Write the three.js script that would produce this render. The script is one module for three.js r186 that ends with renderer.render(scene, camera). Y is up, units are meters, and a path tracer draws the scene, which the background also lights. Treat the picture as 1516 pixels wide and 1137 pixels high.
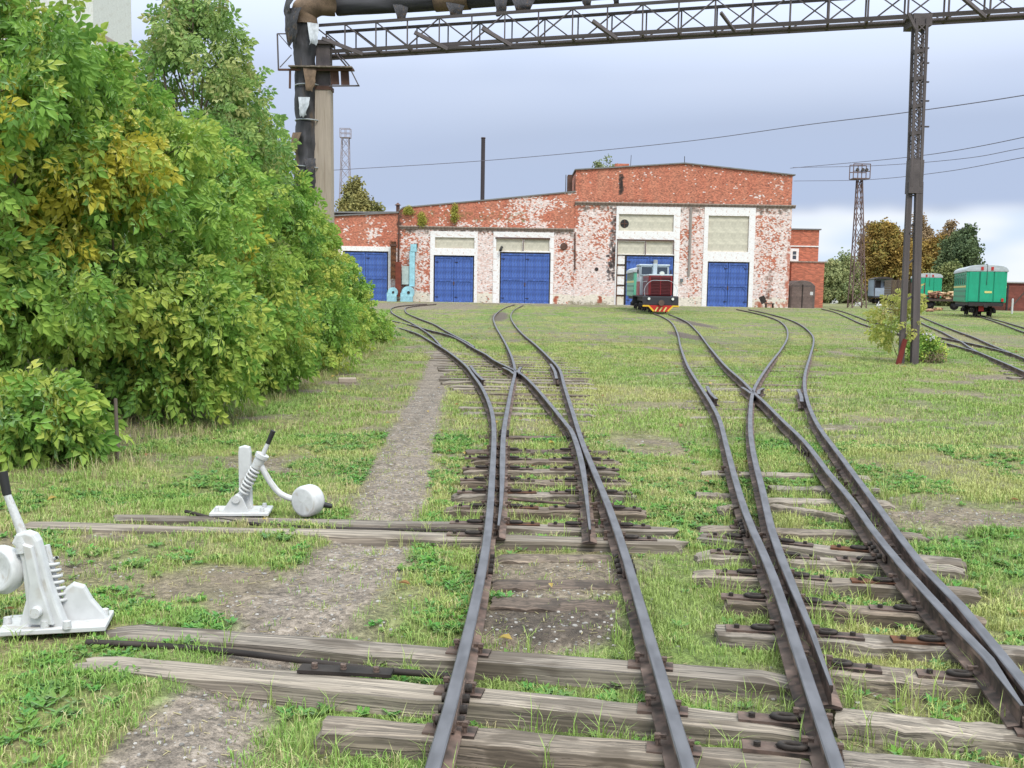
import * as THREE from 'three';
import { mergeGeometries, toCreasedNormals } from 'three/addons/utils/BufferGeometryUtils.js';
import { RoundedBoxGeometry } from 'three/addons/geometries/RoundedBoxGeometry.js';

// ------------------------------------------------------------------ camera, sky, sun, exposure
const scene = new THREE.Scene();
const F = 1500, IW = 1516, IH = 1137, EYE = 1.64, PITCH = Math.atan((568.5 - 426) / F), ROLL = 0.017;
const camera = new THREE.PerspectiveCamera(2 * Math.atan(IH / 2 / F) * 180 / Math.PI, IW / IH, 0.05, 4000);
camera.rotation.order = 'YXZ';
camera.rotation.set(-PITCH, 0, ROLL);
camera.position.set(0, EYE, 0);
camera.updateMatrixWorld(true);
const renderer = new THREE.WebGLRenderer({ antialias: true });
renderer.toneMapping = THREE.LinearToneMapping;
renderer.toneMappingExposure = 1.6;
renderer.shadowMap.enabled = true;

function mulberry(a) { return () => { a |= 0; a = a + 0x6D2B79F5 | 0; let t = Math.imul(a ^ a >>> 15, 1 | a); t = t + Math.imul(t ^ t >>> 7, 61 | t) ^ t; return ((t ^ t >>> 14) >>> 0) / 4294967296; }; }
let R = mulberry(7);
const rr = (a, b) => a + (b - a) * R();
const sm = (a, b, x) => { let t = (x - a) / (b - a); t = t < 0 ? 0 : t > 1 ? 1 : t; return t * t * (3 - 2 * t); };
const lerp = (a, b, t) => a + (b - a) * t;
const hash = (x, y) => { let n = Math.imul(x, 374761393) + Math.imul(y, 668265263) | 0; n = Math.imul(n ^ n >>> 13, 1274126177); return ((n ^ n >>> 16) >>> 0) / 4294967296; };
function noise(x, y) {
  const ix = Math.floor(x), iy = Math.floor(y), fx = x - ix, fy = y - iy, u = fx * fx * (3 - 2 * fx), v = fy * fy * (3 - 2 * fy);
  return lerp(lerp(hash(ix, iy), hash(ix + 1, iy), u), lerp(hash(ix, iy + 1), hash(ix + 1, iy + 1), u), v);
}
function fbm(x, y, o = 4) { let s = 0, a = .5, n = 0; for (let i = 0; i < o; i++) { s += a * noise(x, y); n += a; a *= .5; x = x * 2.03 + 17.1; y = y * 2.03 + 5.7; } return s / n; }
const lin = (r, g, b) => new THREE.Color().setRGB(r / 255, g / 255, b / 255, THREE.SRGBColorSpace);

{ // overcast sky: grey-blue cloud deck with a bright gap low over the horizon, brighter towards the zenith
  const W = 1024, H = 512, d = new Float32Array(W * H * 4);
  const pale = lin(208, 221, 241), mid = lin(186, 202, 228), slate = lin(139, 155, 181), gap = lin(236, 243, 250), low = lin(201, 221, 240);
  const c = new THREE.Color();
  for (let j = 0; j < H; j++) for (let i = 0; i < W; i++) {
    const el = ((j + .5) / H - .5) * 180, az = ((i + .5) / W - .5) * 360; // az: -90 is the view direction (-z), larger turns right
    const a = az + 90, ar = a * Math.PI / 180, cx = Math.cos(ar), sx = Math.sin(ar);
    const n1 = fbm(sx * 3 + 9, cx * 3 + el * .16 + 3, 4), n2 = fbm(sx * 9 + 30, cx * 9 + el * .5, 4);
    const e = Math.max(el, 0);
    // slate shelf cloud: strong ahead and to the right, thinning to the left
    const side = .22 + .78 * sm(-.30, .40, sx);
    const edge = 4.25 + (n2 - .5) * 1.5 - 1.3 * sm(-.05, -.25, sx);
    const shelf = sm(edge - .28, edge + .35, e) * (1 - sm(4.6 + n1 * 3, 9.5 + n1 * 4, e)) * side * (.82 + .4 * (n1 - .5));
    c.copy(mid).lerp(pale, sm(6, 15, e + (n1 - .5) * 10));
    c.lerp(slate, Math.min(1, Math.max(0, shelf)));
    const open = 1 - sm(edge - .28, edge + .35, e);
    const gl = gap.clone().lerp(low, sm(.45, .62, fbm(sx * 7 + 2, cx * 7 + e * .7 + 8, 3)) * .8);
    c.lerp(gl, open);
    const lift = .7 + 1.4 * Math.pow(Math.max(0, Math.sin(el * Math.PI / 180) - .2) / .8, .8);   // overcast sky grows brighter upwards
    const o = (j * W + i) * 4;
    d[o] = c.r * lift; d[o + 1] = c.g * lift * .985; d[o + 2] = c.b * lift * lerp(1, .86, sm(12, 40, e)); d[o + 3] = 1;
  }
  const t = new THREE.DataTexture(d, W, H, THREE.RGBAFormat, THREE.FloatType);
  t.mapping = THREE.EquirectangularReflectionMapping; t.magFilter = THREE.LinearFilter; t.minFilter = THREE.LinearFilter; t.needsUpdate = true;
  scene.background = t; scene.environment = t;
}
const sun = new THREE.DirectionalLight(new THREE.Color(1, .95, .87), 1.5);
sun.position.set(18, 60, 22); sun.target.position.set(0, 0, -20);
sun.castShadow = true; sun.shadow.radius = 36;
Object.assign(sun.shadow.camera, { left: -60, right: 60, top: 60, bottom: -60, near: 1, far: 200 });
scene.add(sun, sun.target);

// ------------------------------------------------------------------ photograph geometry
const rise = (z) => Math.max(0, -z - 30) * .0035;          // the yard climbs gently to the depot
const bank = (x, z) => .42 * sm(-3.3, -6.2, x) * sm(-4, -9, z) * (1 - sm(-34, -44, z));
const _v = new THREE.Vector3();
function dir(px, py) { return new THREE.Vector3((px - IW / 2) / F, (IH / 2 - py) / F, -1).applyQuaternion(camera.quaternion); }
function G(px, py, up = 0) { // point of the gently rising yard, `up` above it
  const d = dir(px, py); let y = up, p;
  for (let i = 0; i < 24; i++) { const t = (y - EYE) / d.y; p = new THREE.Vector3(d.x * t, y, d.z * t); y = up + rise(p.z); }
  return p;
}
function at(px, py, z) { const d = dir(px, py), t = z / -d.z; return new THREE.Vector3(d.x * t, EYE + d.y * t, -z); }
const RT = .15, ST = .043;   // rail top, sleeper top above the yard

// ------------------------------------------------------------------ materials
function tex(w, h, fn, srgb = true) {
  const d = new Uint8Array(w * h * 4);
  for (let y = 0; y < h; y++) for (let x = 0; x < w; x++) { const c = fn(x, y), o = (y * w + x) * 4; d[o] = c[0]; d[o + 1] = c[1]; d[o + 2] = c[2]; d[o + 3] = 255; }
  const t = new THREE.DataTexture(d, w, h); t.wrapS = t.wrapT = THREE.RepeatWrapping; t.magFilter = THREE.LinearFilter; t.minFilter = THREE.LinearMipmapLinearFilter; t.generateMipmaps = true;
  if (srgb) t.colorSpace = THREE.SRGBColorSpace; t.needsUpdate = true; return t;
}
const tile = (x, y, w, h, f, o = 4) => { // periodic fbm
  const u = x / w, v = y / h, a = fbm(u * f, v * f, o), b = fbm((u - 1) * f, v * f, o), c = fbm(u * f, (v - 1) * f, o), e = fbm((u - 1) * f, (v - 1) * f, o);
  const su = sm(.6, 1, u), sv = sm(.6, 1, v); return lerp(lerp(a, b, su), lerp(c, e, su), sv);
};
const cl = (v) => v < 0 ? 0 : v > 255 ? 255 : v;
function woodTex(seed, base, dark, contrast) {
  return tex(1024, 256, (x0, y0) => {
    const x = x0 * .6, y = y0 * .62, wob = fbm(x / 90 + seed, y / 40 + seed, 3) * 9, g = fbm(x / 140 + seed * 3, (y + wob) / 2.2 + seed, 4), g2 = fbm(x / 50 + seed, (y + wob) / 5 + 40, 3), blot = fbm(x / 60 + seed * 7, y / 26 + seed, 4);
    let k = (g - .5) * 1.5 + (g2 - .5) * .7; const crack = Math.max(sm(.66, .74, fbm(x / 120 + seed * 5, (y + wob) / 2.4 + 90, 3)), .7 * sm(.7, .78, fbm(x / 30 + seed, (y + wob) / 1.2 + 9, 2)));
    let t = .55 + k * contrast; t *= 1 - .72 * crack; const b = sm(.52, .70, blot) * .55;
    return [0, 1, 2].map((i) => cl(lerp(base[i] * (.45 + t), dark[i], b)));
  });
}
const std = (o) => new THREE.MeshStandardMaterial(Object.assign({ roughness: .9 }, o));
const woodMats = [
  [3.1, [128, 116, 104], [80, 70, 60]], [11.7, [140, 129, 117], [88, 78, 68]], [23.3, [118, 104, 91], [72, 62, 52]], [37.9, [130, 120, 110], [70, 60, 51]], [51.2, [112, 96, 82], [66, 56, 47]],
].map(([s, b, d]) => { const t = woodTex(s, b, d, .55); return std({ map: t, bumpMap: t, bumpScale: .004, roughness: .95 }); });
const darkWood = (() => { const t = woodTex(77, [98, 84, 74], [58, 50, 44], .5); return std({ map: t, bumpMap: t, bumpScale: .004, roughness: .95 }); })();
const rustT = tex(256, 256, (x, y) => { const n = tile(x, y, 256, 256, 9, 5), m = tile(x, y, 256, 256, 30, 2); const k = .7 + (n - .5) * .9 + (m - .5) * .4; return [cl(138 * k + 10 * m), cl(121 * k), cl(109 * k)]; });
const rust = std({ map: rustT, roughness: .85, metalness: .15 });
const rustRed = std({ map: rustT, color: lin(235, 180, 130), roughness: .9 });
const steelT = tex(256, 64, (x, y) => { const n = tile(x, y * 4, 256, 256, 5, 4), s = tile(x * .2, y * 4, 256, 256, 40, 2); const k = .86 + (n - .5) * .35 + (s - .5) * .3; return [cl(132 * k), cl(130 * k), cl(134 * k)]; });
const railHead = std({ map: steelT, roughness: .5, metalness: .6 });
const darkSteel = std({ color: lin(74, 68, 66), map: tex(128, 128, (x, y) => { const k = .8 + (tile(x, y, 128, 128, 9, 4) - .5) * .8; return [cl(255 * k), cl(245 * k), cl(235 * k)]; }), roughness: .75, metalness: .3 });
const plaster = (r, g, b, amt, seed, dirt = [150, 130, 118]) => std({ roughness: .93, map: tex(256, 256, (x, y) => {
  const n = tile(x, y, 256, 256, 7 + seed % 3, 5), m = tile(x + 40, y + 90, 256, 256, 24, 3), s = sm(.58, .74, n) * amt; const k = 1 + (m - .5) * .12;
  return [cl(lerp(r, dirt[0], s) * k), cl(lerp(g, dirt[1], s) * k), cl(lerp(b, dirt[2], s) * k)]; }) });
const whitePaint = plaster(196, 196, 196, .35, 1, [150, 135, 118]); whitePaint.roughness = .55;
const concrete = plaster(166, 152, 138, .5, 1, [134, 118, 104]);
const blackPaint = std({ color: lin(36, 35, 36), roughness: .6 });
const rough = (r, g, b, v, o = {}) => std(Object.assign({ map: tex(128, 128, (x, y) => { const k = 1 + (tile(x, y, 128, 128, 6, 4) - .5) * v + (hash(x, y) - .5) * v * .5; return [cl(r * k), cl(g * k), cl(b * k)]; }) }, o));

// ------------------------------------------------------------------ helpers for things and parts
const taken = new Map();
function numbered(n) { const k = taken.get(n) || 0; taken.set(n, k + 1); return k ? n + '_' + String(k).padStart(3, '0') : n; }
function tag(o, label, category, group, kind) { if (label) o.userData.label = label; if (category) o.userData.category = category; if (group) o.userData.group = group; if (kind) o.userData.kind = kind; return o; }
function thing(name, label, category, pos = [0, 0, 0], turn = 0, group) {
  const o = new THREE.Group(); o.name = numbered(name); o.position.set(...pos); o.rotation.y = turn; scene.add(o); return tag(o, label, category, group);
}
function mesh(name, geo, mat, parent, pos, rot) {
  const m = new THREE.Mesh(geo, mat); m.name = name; m.castShadow = m.receiveShadow = true;
  if (pos) m.position.set(...pos); if (rot) m.rotation.set(...rot); (parent || scene).add(m); return m;
}
const BOX = new THREE.BoxGeometry(1, 1, 1);
function uvBox(w, h, d) { // box with uv in metres
  const g = new THREE.BoxGeometry(w, h, d), p = g.attributes.position, n = g.attributes.normal, u = g.attributes.uv;
  for (let i = 0; i < p.count; i++) { const x = p.getX(i), y = p.getY(i), z = p.getZ(i); if (Math.abs(n.getX(i)) > .5) u.setXY(i, z, y); else if (Math.abs(n.getY(i)) > .5) u.setXY(i, x, z); else u.setXY(i, x, y); }
  return g;
}
const box = (name, w, h, d, mat, parent, pos, rot) => mesh(name, uvBox(w, h, d), mat, parent, pos, rot);
const rbox = (name, w, h, d, r, mat, parent, pos, rot) => mesh(name, new RoundedBoxGeometry(w, h, d, 2, r), mat, parent, pos, rot);
function cyl(name, r0, r1, h, mat, parent, pos, rot, seg = 16) { return mesh(name, new THREE.CylinderGeometry(r1, r0, h, seg), mat, parent, pos, rot); }
function bar(name, a, b, w, d, mat, parent) { // straight member between two points
  const A = new THREE.Vector3(...a), B = new THREE.Vector3(...b), L = A.distanceTo(B); const m = mesh(name, BOX, mat, parent);
  m.position.copy(A).add(B).multiplyScalar(.5); m.scale.set(w, L, d);
  m.quaternion.setFromUnitVectors(new THREE.Vector3(0, 1, 0), B.clone().sub(A).normalize()); return m;
}
function tube(name, pts, r, mat, parent, seg = 24, rad = 8) { const c = new THREE.CatmullRomCurve3(pts.map((p) => new THREE.Vector3(...p))); return mesh(name, new THREE.TubeGeometry(c, seg, r, rad), mat, parent); }
function rod(name, a, b, r0, r1, mat, parent, seg = 10) {
  const A = new THREE.Vector3(...a), B = new THREE.Vector3(...b), m = mesh(name, new THREE.CylinderGeometry(r1, r0, A.distanceTo(B), seg), mat, parent);
  m.position.copy(A).add(B).multiplyScalar(.5); m.quaternion.setFromUnitVectors(new THREE.Vector3(0, 1, 0), B.clone().sub(A).normalize()); return m;
}

// ------------------------------------------------------------------ track lines (rail heads seen in the photograph, laid on the yard)
const rails = {
  // left turnout
  a: [[640, 1137], [672, 1022], [718, 817], [729, 697], [731, 631], [727, 605], [714, 574], [700.7, 555], [691.6, 543], [679.5, 532], [659, 517], [637, 504], [617, 493], [590, 484.6], [564, 477.5], [520, 467]],
  b: [[1020, 1137], [972, 978], [924, 815], [902, 751], [880, 697], [864, 659], [846.6, 605.5], [835.5, 570.7], [827.5, 545], [813, 529], [793, 510], [772.5, 492.7], [762, 480.6], [756.5, 470.5], [757, 464.4], [762, 458], [775, 451.2]],
  c: [[738, 775], [742, 741.7], [745, 646.7], [746.8, 631], [753, 596], [758, 570.7], [762.4, 551], [760, 535], [752, 515], [744, 500], [736, 486.6], [731, 474.5], [731.5, 468.4], [738, 461], [749, 454.5], [762, 450.5]],
  d: [[873.5, 781], [864, 700], [854.5, 659], [845, 635.6], [838.7, 627.7], [813, 596], [788, 567.5], [770, 552], [748, 541], [732, 533], [720, 524.5], [703.7, 516], [679.5, 502], [663, 495], [637, 488.5], [617, 483], [590, 476.5], [570, 472.5], [530, 464]],
  // right turnout
  e: [[1240.5, 1137], [1216.7, 1068], [1180, 958], [1143, 848], [1106.8, 765], [1089.6, 712], [1075.5, 659], [1065, 620], [1052.5, 595.6], [1036.6, 571], [1019, 542.5], [1008, 514], [1003, 493], [994, 477], [982, 469], [967, 463]],
  f: [[1590, 1098], [1516, 1010], [1437, 910.7], [1363, 833.7], [1323, 780], [1280.6, 723], [1245, 675], [1210, 627], [1193, 584], [1191.5, 556.7], [1199, 528], [1204.5, 507], [1203, 496.6], [1188.6, 482.4], [1171, 473.6], [1136, 463.5], [1108, 457.8]],
  g: [[1231, 1010], [1213, 958], [1187, 896], [1165, 845], [1143, 785], [1128.5, 723], [1116, 673], [1111, 638], [1111.5, 602.7], [1114.4, 581.4], [1121.4, 565.5], [1139, 539], [1157, 516], [1166, 498], [1163, 483], [1149, 472.5], [1120, 463.5], [1090, 457.3]],
  h: [[1514, 1040], [1473, 984], [1400, 907], [1326.7, 826], [1290, 780], [1263, 742], [1227.5, 700], [1192, 654], [1157, 620], [1132, 595], [1117, 581.5], [1100, 564], [1075.5, 542.5], [1052.5, 516], [1033, 491], [1015, 475], [990, 464.5]],
  // branch at the left that swings to the second gate
  i: [[653, 512], [639, 497], [625, 487], [609, 477.5], [590, 468.4], [580, 462], [580, 455.8], [592, 452.6], [612, 450.8], [632, 449.6]],
  j: [[702, 513], [690, 505], [681.5, 500.8], [657, 487.6], [643, 479.6], [619, 470.5], [603, 463.4], [599.6, 458.6], [603, 454.6], [620, 452], [646, 449.8]],
  // far right turnout
  k: [[1570, 552], [1516, 529.6], [1498, 522.5], [1460, 506.7], [1442.5, 499], [1420, 491], [1403, 484.5], [1379, 475], [1358, 466.5], [1338, 461], [1310, 456]],
  l: [[1450, 521.5], [1436, 514], [1423.5, 505.5], [1411, 499.5], [1395, 491], [1376, 483], [1352, 472], [1330, 464.5], [1300, 457.5]],
  m: [[1500, 523], [1458, 512.5], [1438, 508], [1401, 500.5], [1371, 495], [1330, 485.5], [1289, 475.5], [1267, 467.5], [1245, 460], [1228, 456.5]],
  n: [[1580, 574], [1516, 549.4], [1490, 538], [1466, 528], [1446, 520], [1427, 514.6], [1403, 508], [1377.6, 503], [1325, 492.5], [1278, 479.5], [1256, 470], [1234, 461], [1216, 456.8]],
  o: [[1580, 511], [1516, 491], [1482, 478.5], [1457, 470.3], [1440, 465.5]],
  p: [[1580, 502], [1516, 484.5], [1490, 477], [1466, 470.4], [1451, 466]],
};
const railPts = {};
for (const k in rails) {
  const P = rails[k].map(([x, y]) => G(x, y, RT));
  if ('abe'.includes(k)) { const q = P[0].clone().sub(P[1]).normalize().multiplyScalar(3.6).add(P[0]); q.y = RT; P.unshift(q); }
  if (k === 'f') { const q = P[0].clone().sub(P[1]).normalize().multiplyScalar(2.4).add(P[0]); q.y = RT; P.unshift(q); }
  const out = [];
  const c = new THREE.CatmullRomCurve3(P, false, 'centripetal'); const n = Math.max(8, Math.min(120, Math.round(c.getLength() / .45)));
  for (let i = 0; i <= n; i++) { const q = c.getPointAt(i / n); q.y = RT + rise(q.z); out.push(q); }
  railPts[k] = out;
}
// nearest distance from a ground point to a rail, through a coarse grid
const railGrid = new Map();
for (const k in railPts) { const P = railPts[k]; for (let i = 0; i + 1 < P.length; i++) { const L = P[i].distanceTo(P[i + 1]), n = Math.ceil(L / .12); for (let j = 0; j < n; j++) { const t = j / n, x = lerp(P[i].x, P[i + 1].x, t), z = lerp(P[i].z, P[i + 1].z, t), key = Math.floor(x) + ',' + Math.floor(z); if (!railGrid.has(key)) railGrid.set(key, []); railGrid.get(key).push([x, z]); } } }
function railDist(x, z) {
  let b = 9; const ix = Math.floor(x), iz = Math.floor(z);
  for (let i = -1; i <= 1; i++) for (let j = -1; j <= 1; j++) { const l = railGrid.get((ix + i) + ',' + (iz + j)); if (l) for (const q of l) { const e = (q[0] - x) ** 2 + (q[1] - z) ** 2; if (e < b) b = e; } }
  return Math.sqrt(b);
}
const crossing = (k, z) => { const P = railPts[k]; for (let i = 0; i + 1 < P.length; i++) if ((P[i].z - z) * (P[i + 1].z - z) <= 0) { const t = (z - P[i].z) / (P[i + 1].z - P[i].z || 1); return lerp(P[i].x, P[i + 1].x, t); } return null; };

// ------------------------------------------------------------------ sleepers in the foreground: both ends of each as seen in the photograph
const nearSleepers = {
  left: [[[480, 1068], [1190, 1128], 0], [[128, 975], [1196, 1072], 1], [[160, 927], [1180, 1003], 3], [[728, 888], [918, 893], 4], [[728, 861], [916, 862], 4], [[735, 822], [912, 824], 2],
    [[40, 775], [1006, 801], 1], [[170, 764], [992, 782], 3], [[661, 751], [954, 755], 2], [[672, 729], [941, 731], 3], [[683, 711], [931, 713], 2], [[687, 694], [913, 696], 0], [[696, 679], [919, 682], 2], [[690, 667], [900, 668], 4], [[709, 645], [856, 647], 4]],
  right: [[[1225, 1118], [1640, 1160], 3], [[1235, 1054], [1620, 1096], 1], [[1205, 984], [1600, 1020], 0], [[1061, 930], [1530, 962], 3], [[1074, 884], [1452, 914], 2], [[1028, 846], [1445, 872], 0], [[1033, 814], [1428, 838], 1],
    [[1037, 790], [1427, 828], 3], [[1036, 774], [1368, 785], 0], [[1130, 733], [1322, 738], 1], [[1140, 716], [1300, 719], 3], [[1031, 725], [1080, 727], 0], [[1040, 694], [1285, 700], 1]],
};
const woodSpots = [];   // [ax,az,bx,bz] of every near sleeper, for the soil and the grass around them
const buried = nearSleepers.left.slice(3, 6);
for (const s of [...nearSleepers.left, ...nearSleepers.right]) { const a = G(...s[0], ST), b = G(...s[1], ST); s.push(a, b); if (!buried.includes(s)) woodSpots.push([a.x, a.z, b.x, b.z]); }
function woodDist(x, z) { let m = 9; for (const [ax, az, bx, bz] of woodSpots) { const dx = bx - ax, dz = bz - az, t = Math.max(0, Math.min(1, ((x - ax) * dx + (z - az) * dz) / (dx * dx + dz * dz))), e = Math.hypot(ax + dx * t - x, az + dz * t - z); if (e < m) m = e; } return m; }

// ------------------------------------------------------------------ ground: soil, gravel path and turf base as one sheet
const pathLine = [[655, 522, .2], [640, 570, .24], [612, 640, .24], [592, 700, .26], [572, 770, .24], [520, 850, .28], [455, 900, .28], [380, 990, .16], [300, 1070, .2], [240, 1160, .22]].map(([x, y, w]) => { const p = G(x, y); return [p.x, p.z, w]; });
function pathMask(x, z) {
  let m = 0;
  for (let i = 0; i + 1 < pathLine.length; i++) { const [ax, az, aw] = pathLine[i], [bx, bz, bw] = pathLine[i + 1], dx = bx - ax, dz = bz - az, t = Math.max(0, Math.min(1, ((x - ax) * dx + (z - az) * dz) / (dx * dx + dz * dz))), e = Math.hypot(ax + dx * t - x, az + dz * t - z), w = lerp(aw, bw, t); m = Math.max(m, 1 - sm(w * .55, w * 1.5, e)); }
  return m;
}
const spots = [[830, 850, .42, .55, .9], [820, 925, .34, .28, 1], [820, 1137, .42, .22, .9], [1400, 765, .7, .45, .75], [960, 660, .4, .7, .6], [440, 900, .45, .3, .85], [250, 700, 1.6, .8, .35], [1050, 520, 1.6, 4, .35], [890, 500, 2, 5, .3], [340, 870, .6, .35, .6], [740, 470, .42, 7, .95], [1022, 480, .42, 6, .95], [1015, 500, .42, 3, .9], [620, 454, 5, 12, .7], [820, 452, 8, 9, .55], [1090, 460, 9, 7, .5], [1400, 500, 3, 5, .5], [1180, 640, 1.2, 1.5, .1], [1460, 700, 1.2, .9, .4], [1000, 835, .2, .3, .4]].map(([px, py, rx, rz, k]) => { const p = G(px, py); return [p.x, p.z, rx, rz, k]; });
function bare(x, z) { // 0 turf .. 1 soil
  const n = fbm(x * 1.3 + 31, z * 1.3 + 7, 4), n2 = fbm(x * .31 + 3, z * .31 + 91, 3);
  let b = (sm(.50, .72, n) * .55 + sm(.5, .75, n2) * .35) * (1 - .8 * sm(-.9, -1.5, x) * sm(-5, -3.9, z));
  b = Math.max(b, Math.min(1, pathMask(x, z) * (.55 + 1.0 * n)));
  for (const [sx, sz, rx, rz, k] of spots) { const e = ((x - sx) / rx) ** 2 + ((z - sz) / rz) ** 2; if (e < 4) b = Math.max(b, k * (1 - sm(.5, 1.9, e + (n - .5) * 1.6))); }
  return Math.min(1, b);
}
function groundY(x, z) {
  const d = -z; let y = rise(z) + bank(x, z);
  if (d < 60) {
    const rd = d < 27 ? railDist(x, z) : 9, n = fbm(x * 1.1 + 5, z * 1.1 + 2, 3) - .5, f = fbm(x * 6 + 50, z * 6, 2) - .5;
    y += lerp(.0, .065, sm(19, 28, d)) + n * .05 * (1 - sm(30, 50, d)) + f * .018 * (1 - sm(14, 24, d));
    if (d < 12.5) { const wd = woodDist(x, z); const hollow = (1 - sm(.14, .5, wd)) * (1 - sm(8.5, 10.5, d)) * (1 - sm(.75, 1.25, rd)); y += .018; y -= .05 * hollow; }
    else if (rd < .9) y = lerp(y, Math.min(y, rise(z) + .045), (1 - sm(.3, .9, rd)) * (1 - sm(24, 30, d)));
    if (rd < .12) y = Math.min(y, rise(z) + .04 + .05 * sm(17, 26, d));
  } else y += .065;
  return y;
}
{
  const xs = [], zs = [];
  for (let x = -6; x <= 6.5; x += .062) xs.push(x);
  for (let s = .07, x = 6.5 + .07; x < 1400; s *= 1.045, x += s) xs.push(x);
  for (let s = .07, x = -6 - .07; x > -1400; s *= 1.045, x -= s) xs.unshift(x);
  for (let z = -1.5; z >= -12; z -= .058) zs.push(z);
  for (let s = .06, z = -12.06; z > -1600; s *= 1.03, z -= s) zs.push(z);
  for (let s = .1, z = -1.4; z < 40; s *= 1.12, z += s) zs.unshift(z);
  const nx = xs.length, nz = zs.length, pos = new Float32Array(nx * nz * 3), col = new Float32Array(nx * nz * 3), uv = new Float32Array(nx * nz * 2), idx = new Uint32Array((nx - 1) * (nz - 1) * 6);
  const grassA = new THREE.Color(.21, .25, .08), grassB = new THREE.Color(.31, .30, .125), grassC = new THREE.Color(.18, .27, .065), soil = new THREE.Color(.275, .222, .17), gravel = new THREE.Color(.345, .29, .25), oil = new THREE.Color(.105, .082, .068), straw = new THREE.Color(.27, .225, .125), dust = new THREE.Color(.36, .31, .24);
  const c = new THREE.Color();
  for (let j = 0, o = 0; j < nz; j++) for (let i = 0; i < nx; i++, o++) {
    const x = xs[i], z = zs[j], y = Math.abs(x) < 60 && z > -110 ? groundY(x, z) : rise(Math.max(z, -130)) + .065;
    pos[o * 3] = x; pos[o * 3 + 1] = y; pos[o * 3 + 2] = z; uv[o * 2] = x / 1.3; uv[o * 2 + 1] = z / 1.3;
    const b = bare(x, z), n = fbm(x * .5, z * .5, 4), m = fbm(x * 2.7 + 80, z * 2.7, 3), g = pathMask(x, z);
    c.copy(grassA).lerp(grassB, sm(.38, .66, n)).lerp(grassC, sm(.52, .68, fbm(x * .23 + 60, z * .23 + 12, 3)) * .8);
    c.lerp(straw, sm(.52, .74, m) * .45);
    c.lerp(soil, sm(.25, .8, b + (m - .5) * .5)); c.lerp(gravel, g * sm(.2, .6, m + .2) * .9);
    const front = sm(-82, -89.5, z) * sm(-30, -24, x) * (1 - sm(26, 30, x)); c.lerp(dust, front * sm(.3, .6, n + .12) * .8);
    const P = spots[1], e = ((x - P[0]) / P[2]) ** 2 + ((z - P[1]) / P[3]) ** 2; c.lerp(oil, (1 - sm(.5, 1.3, e + (m - .5) * .9)) * .85);
    for (const q of [10, 11, 12]) { const S = spots[q], e2 = ((x - S[0]) / S[2]) ** 2 + ((z - S[1]) / S[3]) ** 2; c.lerp(oil, (1 - sm(.6, 1.5, e2)) * .7); }
    col[o * 3] = c.r; col[o * 3 + 1] = c.g; col[o * 3 + 2] = c.b;
  }
  for (let j = 0, o = 0; j + 1 < nz; j++) for (let i = 0; i + 1 < nx; i++) { const a = j * nx + i, b = a + 1, d = a + nx, e = d + 1; idx[o++] = a; idx[o++] = b; idx[o++] = d; idx[o++] = b; idx[o++] = e; idx[o++] = d; }
  const g = new THREE.BufferGeometry(); g.setAttribute('position', new THREE.BufferAttribute(pos, 3)); g.setAttribute('color', new THREE.BufferAttribute(col, 3)); g.setAttribute('uv', new THREE.BufferAttribute(uv, 2)); g.setIndex(new THREE.BufferAttribute(idx, 1)); g.computeVertexNormals();
  const grain = tex(512, 512, (x, y) => { const a = tile(x, y, 512, 512, 60, 3), b = tile(x + 99, y + 7, 512, 512, 13, 4), h = hash(x >> 1, y >> 1); let k = 210 + (a - .5) * 150 + (b - .5) * 80 + (h - .5) * 60; if (h > .985) k += 50; return [cl(k), cl(k * .985), cl(k * .96)]; });
  const ground = mesh('ground', g, std({ vertexColors: true, map: grain, bumpMap: grain, bumpScale: .012, roughness: 1 }));
  ground.userData.kind = 'structure';
}

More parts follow.
